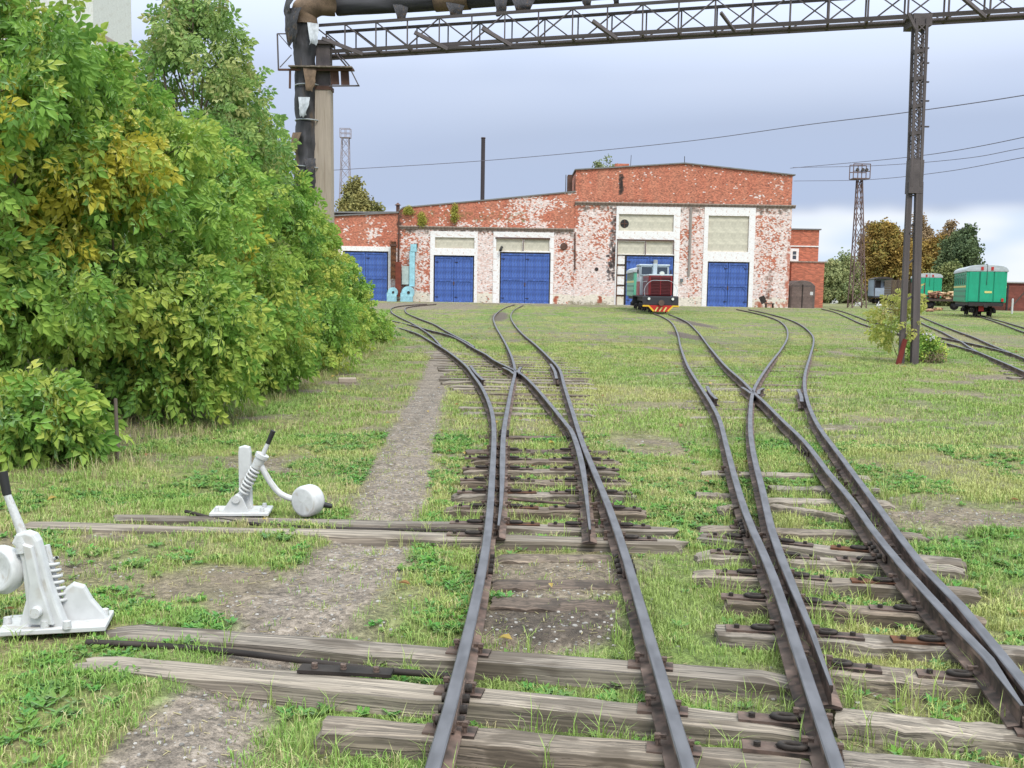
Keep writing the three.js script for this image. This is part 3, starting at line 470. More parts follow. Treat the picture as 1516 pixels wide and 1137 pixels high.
{
  const xl = fx(430), xa = fx(590.5), xb = fx(849.5), xc = fx(1170.5, 350);
  wallPiece([[xl, gy0], [xa - .003, gy0], [xa - .003, fy(315, 590)], [xl, fy(323, 430)]], [gates.L], .5);
  wallPiece([[xa, gy0], [xb - .003, gy0], [xb - .003, fy(284, 849)], [fx(700, 300), fy(298.5, 700)], [fx(620), fy(304, 620)], [fx(597), fy(307.5, 597)], [xa, fy(312, 590)]], [gates.M1, gates.M2, ...panels.M1, ...panels.M2], .5, .06);
  wallPiece([[xb, gy0], [xc, gy0], [xc, ledgeT], [fx(1173, 260), ledgeT], [fx(1173, 260), fy(258.5, 1173)], [fx(1013, 243), fy(242.6, 1013)], [xb, fy(252, 850)]], [gates.T1, gates.T2, ...panels.T1, ...panels.T2], .55, .12);
  // side walls and roofs
  const side = (X, y1, len, z) => { const g = uvBox(.5, y1 - gy0, len); g.translate(X, (y1 + gy0) / 2, z - len / 2); brickUV(g); g.translate(-DX, -YB, 0); mesh('wall', g, brick, depot); };
  side(xb + .26, fy(253, 850), 8, -.45); side(xc - .26, fy(259, 1170), 8, -.45); side(xl + .26, fy(323, 430), 8, -.52);
  { const bw_ = box('wall', xc - xl - .6, fy(330, 700) - gy0, .4, creamWall, depot, loc((xl + xc) / 2, (fy(330, 700) + gy0) / 2, -8.2)); void bw_; box('floor', xc - xl - .6, .1, 8, concrete, depot, loc((xl + xc) / 2, YB + .0, -4.4)); box('wall', xc - xb - .6, fy(256, 1000) - fy(330, 700), .4, creamWall, depot, loc((xb + xc) / 2, (fy(256, 1000) + fy(330, 700)) / 2 + .01, -8.2)); }
  const roof = (pts, t, len, z) => { const o = pts.map(([x, y]) => [x, y]), u = [...pts].reverse().map(([x, y]) => [x, y - t]); const g = new THREE.ExtrudeGeometry(new THREE.Shape([...o, ...u].map(([x, y]) => new THREE.Vector2(x, y))), { depth: len, bevelEnabled: false }); g.translate(-DX, -YB, z - len); return mesh('roof', g, slateRoof, depot); };
  const tallRoof = roof([[xb - .12, fy(250.6, 850)], [fx(1013, 243), fy(241.0, 1013)], [fx(1176.5, 262), fy(258.6, 1176)]], .1, 8.6, .28);
  roof([[xa, fy(314, 590)], [fx(700, 300), fy(301.5, 700)], [xb - .1, fy(287, 849)]], .12, 9, -.46); roof([[xl, fy(311, 430)], [xa - .05, fy(311, 590)]], .14, 9, -1.6);
  for (const [a, b] of [[[xa - .02, fy(311.6, 590)], [fx(597), fy(307.1, 597)]], [[fx(597), fy(307.1, 597)], [fx(700), fy(298, 700)]], [[fx(700), fy(298, 700)], [xb, fy(283.4, 849)]], [[xl, fy(322.6, 430)], [xa - .03, fy(314.6, 590)]]]) bar('coping', loc(a[0], a[1], -.22), loc(b[0], b[1], -.22), .11, .74, slateRoof, depot).rotateY(0);
  // ledges in three stepped courses
  for (const [x0, x1, yy, z] of [[xb - .05, xc + .28, ledgeT, .12], [xa, xb - .08, ledgeM, .06]]) for (const [k, dy] of [[.22, 0], [.13, -.1], [.06, -.2]]) { const lm = box('ledge', x1 - x0, .098, k, ledgeMat, depot, loc((x0 + x1) / 2, yy + dy, z + k / 2 - .01)); lm.rotation.z = z > .1 ? -.0 : 0; }
  // plaster surrounds around the gates
  const surround = (l, t, r, b, k, z) => { const o = RC(l, t, r, b), s = new THREE.Shape([[o.x0, YB + .03], [o.x1, YB + .03], [o.x1, o.y1], [o.x0, o.y1]].map(([x, y]) => new THREE.Vector2(x, y)));
    for (const h of [gates[k], ...(panels[k] || [])]) s.holes.push(new THREE.Path([[Math.max(h.x0, o.x0 + .02), Math.max(h.y0, YB + .06)], [Math.max(h.x0, o.x0 + .02), h.y1], [Math.min(h.x1, o.x1 - .02), h.y1], [Math.min(h.x1, o.x1 - .02), Math.max(h.y0, YB + .06)]].map(([x, y]) => new THREE.Vector2(x, y))));
    const g = new THREE.ExtrudeGeometry(s, { depth: .05, bevelEnabled: true, bevelSize: .012, bevelThickness: .012, bevelSegments: 1 }); g.translate(-DX, -YB, z + .005); mesh('plaster_surround', g, whitewash, depot); };
  surround(504, 365, 579, 441, 'L', 0); surround(637, 343, 706.5, 446, 'M1', .06); surround(730, 344, 819, 449, 'M2', .06); surround(911, 306.5, 1005, 453, 'T1', .12); surround(1040.5, 307.5, 1115.5, 456, 'T2', .12);
  // roughcast infill panels set back in their openings
  for (const k in panels) for (const q of panels[k]) { const z = k[0] === 'T' ? .12 : .06; box('infill_panel', q.x1 - q.x0 - .004, q.y1 - q.y0 - .004, .2, roughcast, depot, loc((q.x0 + q.x1) / 2, (q.y0 + q.y1) / 2, z - .2)); }
  for (const [k, q, z] of [['M2', RC(733.5, 351.5, 814.5, 354), .06], ['T1', RC(913, 354.5, 997.5, 357.4), .12]]) { box('lintel', q.x1 - q.x0, .13, .2, brownIron, depot, loc((q.x0 + q.x1) / 2, q.y1 - .08, z + .02)); }
  for (const [l, t, r, b, z] of [[773.8, 354, 775.4, 372, .06], [954.6, 357.5, 956, 377, .12], [912.8, 357.5, 914.2, 377, .12], [996.2, 357.5, 997.6, 377, .12]]) { const q = RC(l, t, r, b); box('mullion', .09, q.y1 - q.y0, .1, brownIron, depot, loc((q.x0 + q.x1) / 2, (q.y0 + q.y1) / 2, z + .02)); }
}
function gateLeaf(x0, x1, y0, y1, z, planks, mat, arched) {
  const w = x1 - x0, h = y1 - y0, leaf = new THREE.Group(); leaf.name = 'gate_leaf'; leaf.position.set(...loc((x0 + x1) / 2, y0, z)); depot.add(leaf);
  for (let i = 0; i < planks; i++) { const pw = w / planks; box('plank', pw - .014, h - .02, .05, i % 3 ? mat : blueDark, leaf, [-w / 2 + (i + .5) * pw, h / 2, rr(-.004, .004)]); }
  for (const y of [.1, h * .47, h - .1]) box('rail', w - .03, .15, .035, blue, leaf, [0, y, .05]);
  for (const s of [-1, 1]) box('stile', .13, h - .02, .036, blue, leaf, [s * (w / 2 - .08), h / 2, .051]);
  if (arched) for (const [yc, q] of [[h * .93, -1], [h * .44, -1]]) for (const s of [-1, 1]) bar('corner_brace', [s * (w / 2 - .12), yc - .28, .05], [s * (w / 2 - .42), yc, .05], .07, .034, blue, leaf);
  for (const y of [.45, h - .5]) box('hinge', .3, .05, .02, darkSteel, leaf, [x0 < x1 ? (planks % 2 ? .3 : -.3) * 0 + (w / 2 - .2) * (arched ? 1 : -1) : 0, y, .08]);
  return leaf;
}
for (const [k, z, n, a] of [['L', -.1, 8, 0], ['M1', -.08, 7, 0], ['M2', -.02, 9, 0], ['T2', .03, 7, 1]]) {
  const q = gates[k], m = (q.x0 + q.x1) / 2; gateLeaf(q.x0 + .1, m - .01, q.y0 + .03, q.y1 - .1, z, n, blue, a); gateLeaf(m + .01, q.x1 - .1, q.y0 + .03, q.y1 - .1, z, n, blue, a);
  box('gate_post', .1, q.y1 - q.y0 - .02, .16, darkSteel, depot, loc(q.x0 + .045, (q.y0 + q.y1) / 2, z + .03)); box('gate_post', .1, q.y1 - q.y0 - .02, .16, darkSteel, depot, loc(q.x1 - .045, (q.y0 + q.y1) / 2, z + .03)); box('gate_head', q.x1 - q.x0 - .2, .1, .14, darkSteel, depot, loc(m, q.y1 - .05, z + .03));
  box('latch', .1, .3, .05, brownIron, depot, loc(m, q.y0 + 1.7, z + .1));
}
{ // gate behind the locomotive: narrower leaves and a bricked white strip with iron straps
  const q = gates.T1, xs = fx(925, 415), m = (xs + q.x1) / 2; gateLeaf(xs + .1, m, q.y0 + .03, q.y1 - .1, .03, 7, blue, 0); gateLeaf(m + .02, q.x1 - .1, q.y0 + .03, q.y1 - .1, .03, 7, blue, 0);
  box('gate_head', q.x1 - xs, .12, .14, darkSteel, depot, loc((xs + q.x1) / 2, q.y1 - .06, .07)); box('gate_post', .12, q.y1 - q.y0, .16, darkSteel, depot, loc(xs + .03, (q.y0 + q.y1) / 2, .062));
  const w = xs - q.x0 - .06, h = (q.y1 - q.y0) / 5; for (let i = 0; i < 5; i++) { box('strip_panel', w - .02, h - .1, .2, i ? whitewash : creamWall, depot, loc(q.x0 + w / 2, q.y0 + (i + .5) * h, .0)); box('iron_strap', w, .07, .05, rustRed, depot, loc(q.x0 + w / 2, q.y0 + (i + 1) * h - .04, .12)); }
  box('iron_post', .08, q.y1 - q.y0, .09, rustRed, depot, loc(q.x0 - .02, (q.y0 + q.y1) / 2, .2));
}
const round = (name, px, py, r, mat, z, d = .12) => { const g = new THREE.Group(); g.name = name; g.position.set(...loc(fx(px, py), fy(py, px), z)); depot.add(g); const ring = mesh('ring', new THREE.TorusGeometry(r, .05, 8, 20), brownIron, g); void ring; cyl('cover', r, r, d, mat, g, [0, 0, 0], [Math.PI / 2, 0, 0], 20); if (r > .3) for (let i = 0; i < 4; i++) box('fan_blade', .1, r * .85, .03, brownIron, g, [Math.cos(i * 1.57) * r * .45, Math.sin(i * 1.57) * r * .45, d / 2 + .02], [0, .4, i * 1.57 + 1.57]); return g; };
round('exhaust_fan', 924.6, 331.2, .38, blackPaint, -.03); round('vent_opening', 834.7, 364.8, .27, brownIron, .1); round('vent_opening', 883, 398.5, .12, blackPaint, .14);
{ const p = loc(fx(743, 366), fy(366, 743), .1); rod('exhaust_pipe', p, [p[0] - .12, p[1] - .3, .6], .12, .12, blackPaint, depot); }
tube('drain_pipe', [loc(fx(1022.5, 308), fy(308, 1022), .2), loc(fx(1021.8, 340), fy(340, 1021), .2), loc(fx(1019, 408), fy(408, 1019), .2)], .11, rough(150, 142, 136, .2), depot);
tube('drain_pipe', [loc(fx(590.8, 318), fy(318, 591), .16), loc(fx(590.6, 380), fy(380, 591), .16), loc(fx(590.2, 438), fy(438, 591), .16)], .07, brownIron, depot);
tube('drain_pipe', [loc(fx(851, 345), fy(345, 851), .2), loc(fx(851, 400), fy(400, 851), .2)], .06, brownIron, depot);
box('wall_lamp', .22, .3, .2, rough(110, 118, 120, .2), depot, loc(fx(1008.6, 415), fy(415, 1008), .24));
bar('lightning_rod', loc(fx(1014, 243), fy(243, 1014), -.2), loc(fx(1014, 232), fy(231, 1014), -.2), .05, .05, darkSteel, depot);
{ const q = RC(914.5, 238.3, 935, 251); box('chimney_stack', q.x1 - q.x0, q.y1 - q.y0, 1.0, brickTile, depot, loc((q.x0 + q.x1) / 2, (q.y0 + q.y1) / 2, -2.4)); }
bar('roof_aerial', loc(fx(934), fy(240, 934), -2.5), loc(fx(934.5), fy(224, 934), -2.5), .04, .04, darkSteel, depot);
{ const q = RC(840.5, 257, 849, 283.5); box('roof_hatch', q.x1 - q.x0 - .1, q.y1 - q.y0, 1.4, brownIron, depot, loc((q.x0 + q.x1) / 2, (q.y0 + q.y1) / 2, -1.6)); box('hatch_frame', .06, q.y1 - q.y0, .06, darkSteel, depot, loc(q.x0 - .12, (q.y0 + q.y1) / 2, -1.0)); }
{ const p = loc(fx(585.5, 306), fy(312, 585), -1.9); box('vent_stack', .3, .6, .3, brownIron, depot, [p[0], p[1] + .3, p[2]]); mesh('vent_cap', new THREE.ConeGeometry(.38, .25, 4), brownIron, depot, [p[0], p[1] + .75, p[2]], [0, .785, 0]); }
// dark steel chimney behind the roof
{ const a = at(714.2, 296, 97), b = at(715.6, 203.5, 97), t = thing('steel_chimney', 'tall thin dark steel chimney pipe rising behind the depot roof', 'chimney', [a.x, rise(-97), -97]); cyl('pipe', .2, .19, b.y - rise(-97), rough(62, 54, 56, .25), t, [0, (b.y - rise(-97)) / 2, 0]); mesh('rim', new THREE.TorusGeometry(.21, .03, 6, 16), brownIron, t, [0, b.y - rise(-97) - .06, 0], [Math.PI / 2, 0, 0]); }
// annex behind the right corner
{
  const z = 95, q = (px, py) => at(px, py, z), a = q(1168, 340), b = q(1213, 343), t = thing('brick_annex', 'plain red brick annex with one white framed window beside the depot', 'building', [a.x, rise(-z), -z]);
  const w = b.x - a.x, h = a.y - rise(-z), mk = (name, ww, hh, dd, x, y, zz) => { const g = uvBox(ww, hh, dd), u = g.attributes.uv; for (let i = 0; i < u.count; i++) u.setXY(i, u.getX(i) / 2.08, u.getY(i) / 2); return mesh(name, g, brickTile, t, [x, y, zz]); };
  mk('wall', w, h, 6, w / 2, h / 2, -3); box('roof', w + .3, .12, 6.3, slateRoof, t, [w / 2, h + .06, -3]); const h2 = q(1190, 389).y - rise(-z); mk('porch_wall', q(1216, 400).x - q(1168, 400).x, h2, 1.4, w / 2 + .1, h2 / 2, .71); box('string_course', w + .06, .1, .1, whitewash, t, [w / 2, q(1190, 364.6).y - rise(-z), .03]); box('porch_roof', w + .5, .1, 1.5, ledgeMat, t, [w / 2 + .1, h2 + .05, .75]);
  const wc = q(1175.8, 378), wx = wc.x - a.x, wy = wc.y - rise(-z); const win = new THREE.Group(); win.name = 'window'; win.position.set(wx, wy, .02); t.add(win); box('pane', .34, .7, .02, std({ color: lin(70, 76, 88), roughness: .15 }), win, [0, 0, .01]); for (const [x, y, ww, hh] of [[-.28, 0, .22, 1.25], [.28, 0, .22, 1.25], [0, .5, .34, .26], [0, -.5, .34, .26], [0, .02, .34, .06]]) box('frame', ww, hh, .06, whitewash, win, [x, y, .04]);
}
// round-topped steel shelter
{
  const p = G(1187, 457), z = -p.z, sc = z / F, t = thing('arched_shelter', 'grey brown steel shelter with rounded roof beside the annex', 'shelter', p.toArray()), w = 36 * sc, h = 41 * sc;
  const s = new THREE.Shape(); s.moveTo(-w / 2, 0); s.lineTo(w / 2, 0); s.lineTo(w / 2, h * .8); s.quadraticCurveTo(w / 2 * .7, h, 0, h); s.quadraticCurveTo(-w / 2 * .7, h, -w / 2, h * .8); s.lineTo(-w / 2, 0);
  const g = new THREE.ExtrudeGeometry(s, { depth: 2.6, bevelEnabled: true, bevelSize: .03, bevelThickness: .03, bevelSegments: 1 }); g.translate(0, 0, -2.6); const skin = rough(98, 86, 82, .45); mesh('shell', g, skin, t);
  for (const [x, ww] of [[-w * .25, w * .42], [w * .2, w * .4]]) box('door', ww, h * .76, .05, rough(108, 92, 86, .4), t, [x, h * .4, .06]); box('frame', .07, h * .86, .08, darkSteel, t, [-.02, h * .43, .07]); box('notice', .26, .3, .02, whitePaint, t, [w * .36, h * .55, .1]);
  const f = thing('white_barrier', 'short white slatted barrier beside the rounded shelter', 'barrier', G(1208, 456.5).toArray()); for (let i = 0; i < 3; i++) box('slat', .5, .09, .04, whitePaint, f, [0, .12 + i * .2, 0]); for (const x of [-.22, .22]) box('post', .06, .62, .06, whitePaint, f, [x, .31, -.04]);
  const b = thing('track_bench', 'small dark iron bench with slanted back against the depot plinth', 'bench', G(1138, 456.8).toArray()); box('seat', .8, .08, .4, darkSteel, b, [.05, .42, 0]); bar('backrest', [-.38, .46, -.1], [-.66, 1.05, -.1], .5, .05, darkSteel, b); for (const x of [-.25, .35]) box('leg', .07, .4, .35, darkSteel, b, [x, .2, 0]);
}
// dust ducts and fan casings between the first two gates
{
  const paleBlue = rough(150, 196, 208, .3), z = .55, B = (px, py) => [fx(px, py), fy(py, px)];
  const D = (name, label, px) => thing(name, label, 'duct', [fx(px), YB, -BZ + z]);
  const thinBlue = paleBlue; const quad = (t, name, l, tp, r, b, mat, zz = 0, d = .5) => { const q = RC(l, tp, r, b); return box(name, q.x1 - q.x0, q.y1 - q.y0, d, mat, t, [(q.x0 + q.x1) / 2 - t.position.x, Math.max((q.y0 + q.y1) / 2 - YB, (q.y1 - q.y0) / 2), zz]); };
  const a = D('rusty_duct', 'rusty brown sheet metal duct climbing beside the first gate', 584); quad(a, 'upper_duct', 580, 358, 587, 413, rustRed); quad(a, 'lower_duct', 587, 388, 595, 439, rough(112, 56, 42, .4), .1); quad(a, 'collar', 579, 362, 588, 365, brownIron, .02, .6);
  const b = D('pale_blue_duct', 'pale blue sheet metal duct with hooked top beside the ducts', 612); quad(b, 'riser', 607.5, 372, 615, 424, paleBlue); quad(b, 'elbow', 609, 362, 618, 373, paleBlue, .04); quad(b, 'cap', 614, 361, 619, 368, darkSteel, .06, .4); quad(b, 'panel', 596, 394, 606.5, 421, rough(176, 190, 186, .25), -.08, .2);
  for (const [label, l, r, zz] of [['pale blue round fan casing on a stand below the rusty duct', 575, 592.5, .5], ['bright blue fan casing with open mouth below the pale duct', 595, 617, .5]]) { const t = thing('fan_casing', label, 'fan', [fx((l + r) / 2), YB, -BZ + .95]); const w = (r - l) / F * BZ; cyl('casing', w * .42, w * .42, .5, paleBlue, t, [0, .85, 0], [Math.PI / 2, 0, 0], 24); box('outlet', w * .8, .8, .5, paleBlue, t, [-w * .08, .42, .02]); cyl('mouth', w * .1, w * .1, .1, darkSteel, t, [w * .05, .86, .27], [Math.PI / 2, 0, 0], 18); box('stand', w * .9, .08, .5, darkSteel, t, [0, .04, 0]); }
  void B;
}

// ------------------------------------------------------------------ pipe bridge over the yard
const girder = rough(92, 84, 84, .35, { metalness: .2, roughness: .8 }), wrapT = tex(256, 256, (x, y) => { const n = tile(x, y, 256, 256, 7, 5), m = tile(x, y, 256, 256, 22, 3), k = .75 + (m - .5) * .7, r = sm(.55, .68, n); return [cl(lerp(82, 116, r) * k), cl(lerp(80, 98, r) * k), cl(lerp(84, 84, r) * k)]; }), wrap = std({ map: wrapT, bumpMap: wrapT, bumpScale: .03, roughness: .85, side: THREE.DoubleSide }), foil = rough(168, 172, 176, .35, { roughness: .6, metalness: .2, side: THREE.DoubleSide }), woolBrown = rough(112, 92, 74, .5, { side: THREE.DoubleSide });
const mastP = G(1343, 541), colZ = 27.2, colP = at(480, 300, colZ), H0 = at(1361, 22, -mastP.z).y;
const A0 = new THREE.Vector3(colP.x - .25, H0 - .22, -colZ), A1 = new THREE.Vector3(mastP.x + .12, H0, mastP.z), AD = A1.clone().sub(A0), AL = AD.length(), AU = AD.clone().normalize(), AN = new THREE.Vector3(-AU.z, 0, AU.x).normalize();
if (AN.z > 0) AN.negate(); // AN points away from the camera
{
  const t = thing('pipe_bridge', 'dark steel lattice girder carrying a wrapped pipe across the yard', 'pipe bridge', A0.toArray());
  const P = (s, up, back) => AU.clone().multiplyScalar(s).add(AN.clone().multiplyScalar(back)).add(new THREE.Vector3(0, up, 0)).toArray();
  const LEN = AL + 5.5, hT = .68, bT = .72, n = 24, st = LEN / n;
  for (const b of [0, bT]) { bar('bottom_chord', P(0, 0, b), P(LEN, 0, b), .1, .09, girder, t); bar('top_chord', P(0, hT, b), P(LEN, hT, b), .08, .08, girder, t); }
  tube('service_pipe', [P(.3, -.05, .3), P(LEN * .5, -.05, .3), P(LEN, -.05, .3)], .055, girder, t, 8);
  for (let i = 0; i <= n; i++) for (const b of [0, bT]) { const s = i * st; bar('upright', P(s, .03, b), P(s, hT - .03, b), .035, .035, girder, t); if (i < n) { const q = (i % 2 === (b ? 1 : 0)) || i < 3; bar('diagonal', P(s + (q ? .02 : st - .02), hT - .03, b), P(s + (q ? st - .02 : .02), .03, b), .028, .028, girder, t); } }
  for (let i = 0; i <= n; i++) bar('cross_member', P(i * st, -.02, 0), P(i * st, -.02, bT), .05, .05, girder, t);
  for (const [s, l] of [[.9, .9], [3.3, .7], [5.0, .6], [7.7, .5], [10.6, .3], [15.9, .5]]) bar('bracket_beam', P(s - l * .55, .24, -.42), P(s + l * .55, -.14, -.1), .09, .06, girder, t);
  bar('loose_strip', P(3.4, -.07, -.08), P(6.2, -.23, -.14), .05, .04, girder, t);
}
{
  const t = thing('insulated_pipe', 'fat grey wrapped pipe with torn insulation bending down beside the concrete column', 'pipe', [A0.x - .24, .3, A0.z + .12]);
  const o = t.position, topY = H0 + .98, L = (v) => v.clone().sub(o).toArray(), w0 = new THREE.Vector3(A0.x - .22, .3, A0.z + .12);
  const wob = (g, a) => { const p = g.attributes.position; for (let i = 0; i < p.count; i++) { const x = p.getX(i), y = p.getY(i), z = p.getZ(i), n = fbm(x * 3 + y * 2.3 + 11, z * 3 + y * 1.7, 3) - .5; p.setXYZ(i, x + n * a, y, z + (fbm(z * 4 + 3, y * 3.1 + x, 3) - .5) * a); } g.computeVertexNormals(); return g; };
  const riser = [w0, w0.clone().setY(3), w0.clone().setY(5), w0.clone().setY(7), new THREE.Vector3(w0.x - .02, topY - .55, w0.z)].map(L);
  const c1 = new THREE.CatmullRomCurve3(riser.map((p) => new THREE.Vector3(...p))); mesh('riser', wob(new THREE.TubeGeometry(c1, 90, .285, 22), .16), wrap, t);
  const el = [riser[4], [riser[4][0] + .0, riser[4][1] + .32, riser[4][2]], [riser[4][0] + .3, riser[4][1] + .56, riser[4][2]], [riser[4][0] + .75, riser[4][1] + .60, riser[4][2] - .1]]; const c2 = new THREE.CatmullRomCurve3(el.map((p) => new THREE.Vector3(...p))); mesh('elbow', wob(new THREE.TubeGeometry(c2, 30, .33, 22), .14), woolBrown, t);
  const r0 = new THREE.Vector3(...el[3]).add(o), run = [r0, r0.clone().add(AD.clone().multiplyScalar(.3)), r0.clone().add(AD.clone().multiplyScalar(.7)), r0.clone().add(AD.clone().multiplyScalar(1.3))]; run.forEach((p, i) => { p.add(AN.clone().multiplyScalar(i ? .36 : .2)); }); const c3 = new THREE.CatmullRomCurve3(run.map((p) => new THREE.Vector3(...L(p)))); mesh('run', wob(new THREE.TubeGeometry(c3, 160, .27, 20), .1), wrap, t);
  // wrapping bands and torn flaps
  for (const y of [2.2, 3.4, 4.7, 5.9, 6.8]) { const b = mesh('band', new THREE.TorusGeometry(.3, .018, 6, 24), foil, t, [0.07, y - .3, 0], [Math.PI / 2, rr(-.1, .1), 0]); b.scale.set(1.03, 1.03, 1); }
  const flap = (x, y, z, w, h, tilt, mat, turn = 0) => { const g = new THREE.PlaneGeometry(w, h, 7, 7), p = g.attributes.position; for (let i = 0; i < p.count; i++) { const a = p.getX(i), b = p.getY(i), k = .5 - b / h; p.setXYZ(i, a * (1 - .45 * k) + (fbm(a * 9 + x, b * 7 + y, 2) - .5) * .12 * k, b + (fbm(a * 13 + x * 3, y, 2) - .5) * .3 * k * h, Math.sin(k * 2.4) * .13 + (fbm(a * 8, b * 8 + z, 2) - .5) * .08); } g.computeVertexNormals(); const gb = g.clone(); gb.translate(0, 0, -.012); return mesh('torn_flap', mergeGeometries([g, gb]), mat, t, [x, y, z], [tilt, turn, 0]); };
  flap(-.2, topY - .95, .32, .5, .9, .12, wrap, -.5); flap(.28, topY - 1.15, .3, .3, .6, -.1, foil, .3); flap(.2, 6.6, .3, .34, .6, .05, woolBrown, .2); flap(.06, 5.9, .34, .3, .5, .0, foil, .1); flap(-.12, 5.0, .33, .28, .5, .1, woolBrown, -.4); flap(.2, 4.4, .32, .3, .4, 0, wrap, .3); flap(-.3, topY - .5, .22, .5, .5, .3, wrap, -1);
  for (const [s, w, h] of [[.12, .4, .4], [.22, .5, .35], [.3, .35, .45], [.34, .6, .3], [.45, .3, .35], [.5, .25, .3]]) { const p = c3.getPointAt(s * .75); flap(p.x, p.y - .33, p.z + .18, w, h, .2, wrap, rr(-.3, .3)); }
  const p = c3.getPointAt(.16); const sl = mesh('sleeve', new THREE.CylinderGeometry(.305, .305, .9, 22, 1, true), woolBrown, t, p.toArray()); sl.quaternion.setFromUnitVectors(new THREE.Vector3(0, 1, 0), AU);
}
{
  const gx = colP.x, t = thing('concrete_column', 'tapered concrete column with steel head carrying the pipe bridge', 'column', [gx, .3, -colZ]);
  const h = at(480, 131, colZ).y - .3, g = new THREE.BoxGeometry(.40, h, .4, 1, 8, 1), p = g.attributes.position; for (let i = 0; i < p.count; i++) { const k = .5 - p.getY(i) / h; p.setX(i, p.getX(i) * (1 + .28 * k)); p.setZ(i, p.getZ(i) * (1 + .28 * k)); } mesh('shaft', g, concrete, t, [0, h / 2, 0]);
  const h2 = at(480, 68, colZ).y - .3; rbox('head', .37, h2 - h, .36, .01, girder, t, [0, (h + h2) / 2, 0]); box('collar', .44, .1, .44, brownIron, t, [0, h - .02, 0]); box('cap', .5, .1, .5, girder, t, [0, h2 + .05, 0]);
  const yP = at(480, 104, colZ).y - .3, X = (px) => at(px, 104, colZ).x - gx, f = .36;
  for (let i = 0; i < 5; i++) box('platform_board', X(525) - X(433), .035, .1, woodMats[0], t, [(X(525) + X(433)) / 2, yP + rr(-.006, .006), f - .12 + i * .105 - .2]); bar('platform_beam', [X(417), yP - .08, f], [X(527), yP - .05, f], .05, .05, brownIron, t);
  const y2 = at(416, 55, colZ).y - .3; bar('guard_rail', [X(415.5), y2, f], [X(417), yP - .1, f], .035, .035, girder, t); bar('guard_rail', [X(415.5), y2, f], [X(470), y2 + .03, f - .1], .025, .025, girder, t); bar('guard_rail', [X(417), y2, f], [X(436), yP + .45, f - .02], .02, .02, girder, t); bar('guard_rail', [X(419), yP - .02, f], [X(436), yP + .3, f], .02, .02, girder, t);
  bar('stay', [X(490), y2 - .25, .1], [X(518), yP, f - .05], .03, .03, girder, t); bar('stay', [X(494), y2 - .25, 0], [X(523), yP, f - .05], .025, .025, girder, t); bar('stay', [X(448), yP + .4, .3], [X(468), y2 - .2, .2], .022, .022, girder, t);
  const y3 = at(500, 131, colZ).y - .3; bar('bracket', [X(490), y3, f - .05], [X(535), y3 + .02, f - .05], .035, .035, girder, t); bar('bracket', [X(521), yP, f], [X(534), y3 + .02, f], .03, .03, girder, t); for (const [a, b] of [[491, 505], [506, 520]]) box('hanging_sheet', X(b) - X(a) - .03, yP - y3 - .1, .03, brownIron, t, [(X(a) + X(b)) / 2, (yP + y3) / 2, f - .12], [0, .2, .06]); bar('hanger', [X(434), yP - .05, f], [X(433.5), yP - .55, f], .05, .04, brownIron, t);
}
{
  const t = thing('lattice_mast', 'slender dark steel lattice mast with splayed legs holding up the pipe bridge', 'mast', [mastP.x, 0, mastP.z]);
  const h = H0 - .1, ys = at(1353, 270, -mastP.z).y, lx = [-.21, .19], top = [-.03 + .12, .20], fz = [-.14, .14];
  const at1 = at(1361, 60, -mastP.z).x - mastP.x, yb = ys;
  const foot = [at(1332, 541, -mastP.z).x - mastP.x, at(1352, 541, -mastP.z).x - mastP.x], mid = [at(1346.5, 275, -mastP.z).x - mastP.x, at(1360, 275, -mastP.z).x - mastP.x], tp = [at1 - .12, at1 + .11];
  const leg = (x0, y0, x1, y1, w, z) => bar('leg', [x0, y0, z], [x1, y1, z], w, w * .8, girder, t);
  leg(foot[0] + .03, -.05, mid[0], yb, .12, 0); leg(foot[1], -.05, mid[1] - .02, yb, .16, .06);
  for (const z of [-.11, .11]) { leg(mid[0], yb - .1, tp[0], h, .06, z); leg(mid[1], yb - .1, tp[1], h, .06, z); }
  box('gusset', mid[1] - mid[0] + .1, .75, .26, girder, t, [(mid[0] + mid[1]) / 2, yb + .12, 0]);
  const n = 15; for (let i = 0; i < n; i++) { const y0 = yb + .5 + (h - yb - .6) * i / n, y1 = yb + .5 + (h - yb - .6) * (i + 1) / n, k0 = (y0 - yb) / (h - yb), k1 = (y1 - yb) / (h - yb), q = (k, s) => lerp(mid[s], tp[s], k); for (const z of [-.11, .11]) { bar('brace', [q(k0, 0), y0, z], [q(k1, 1), y1, z], .024, .02, girder, t); bar('brace', [q(k0, 1), y0, z], [q(k1, 0), y1, z], .022, .018, girder, t); } if (i % 3 === 0) box('batten', tp[1] - tp[0], .08, .24, girder, t, [(q(k0, 0) + q(k0, 1)) / 2, y0, 0]); }
  for (let i = 0; i < 4; i++) { const k = .15 + i * .2, y = lerp(0, yb, k); bar('batten', [lerp(foot[0], mid[0], k), y, .02], [lerp(foot[1], mid[1], k), y + .2, .04], .04, .04, girder, t); }
  for (const py of [72, 94, 122, 150, 188, 290, 345]) { const p = at(1366, py, -mastP.z); box('step', .2, .03, .05, girder, t, [p.x - mastP.x + (py > 200 ? -.22 : .02), p.y, .05]); }
  box('head_plate', .42, .26, .6, girder, t, [at1 + .02, h - .02, -.2]); bar('head_strut', [tp[0], h - .25, .1], [tp[0] - .2, h + .1, .1], .06, .06, girder, t);
}
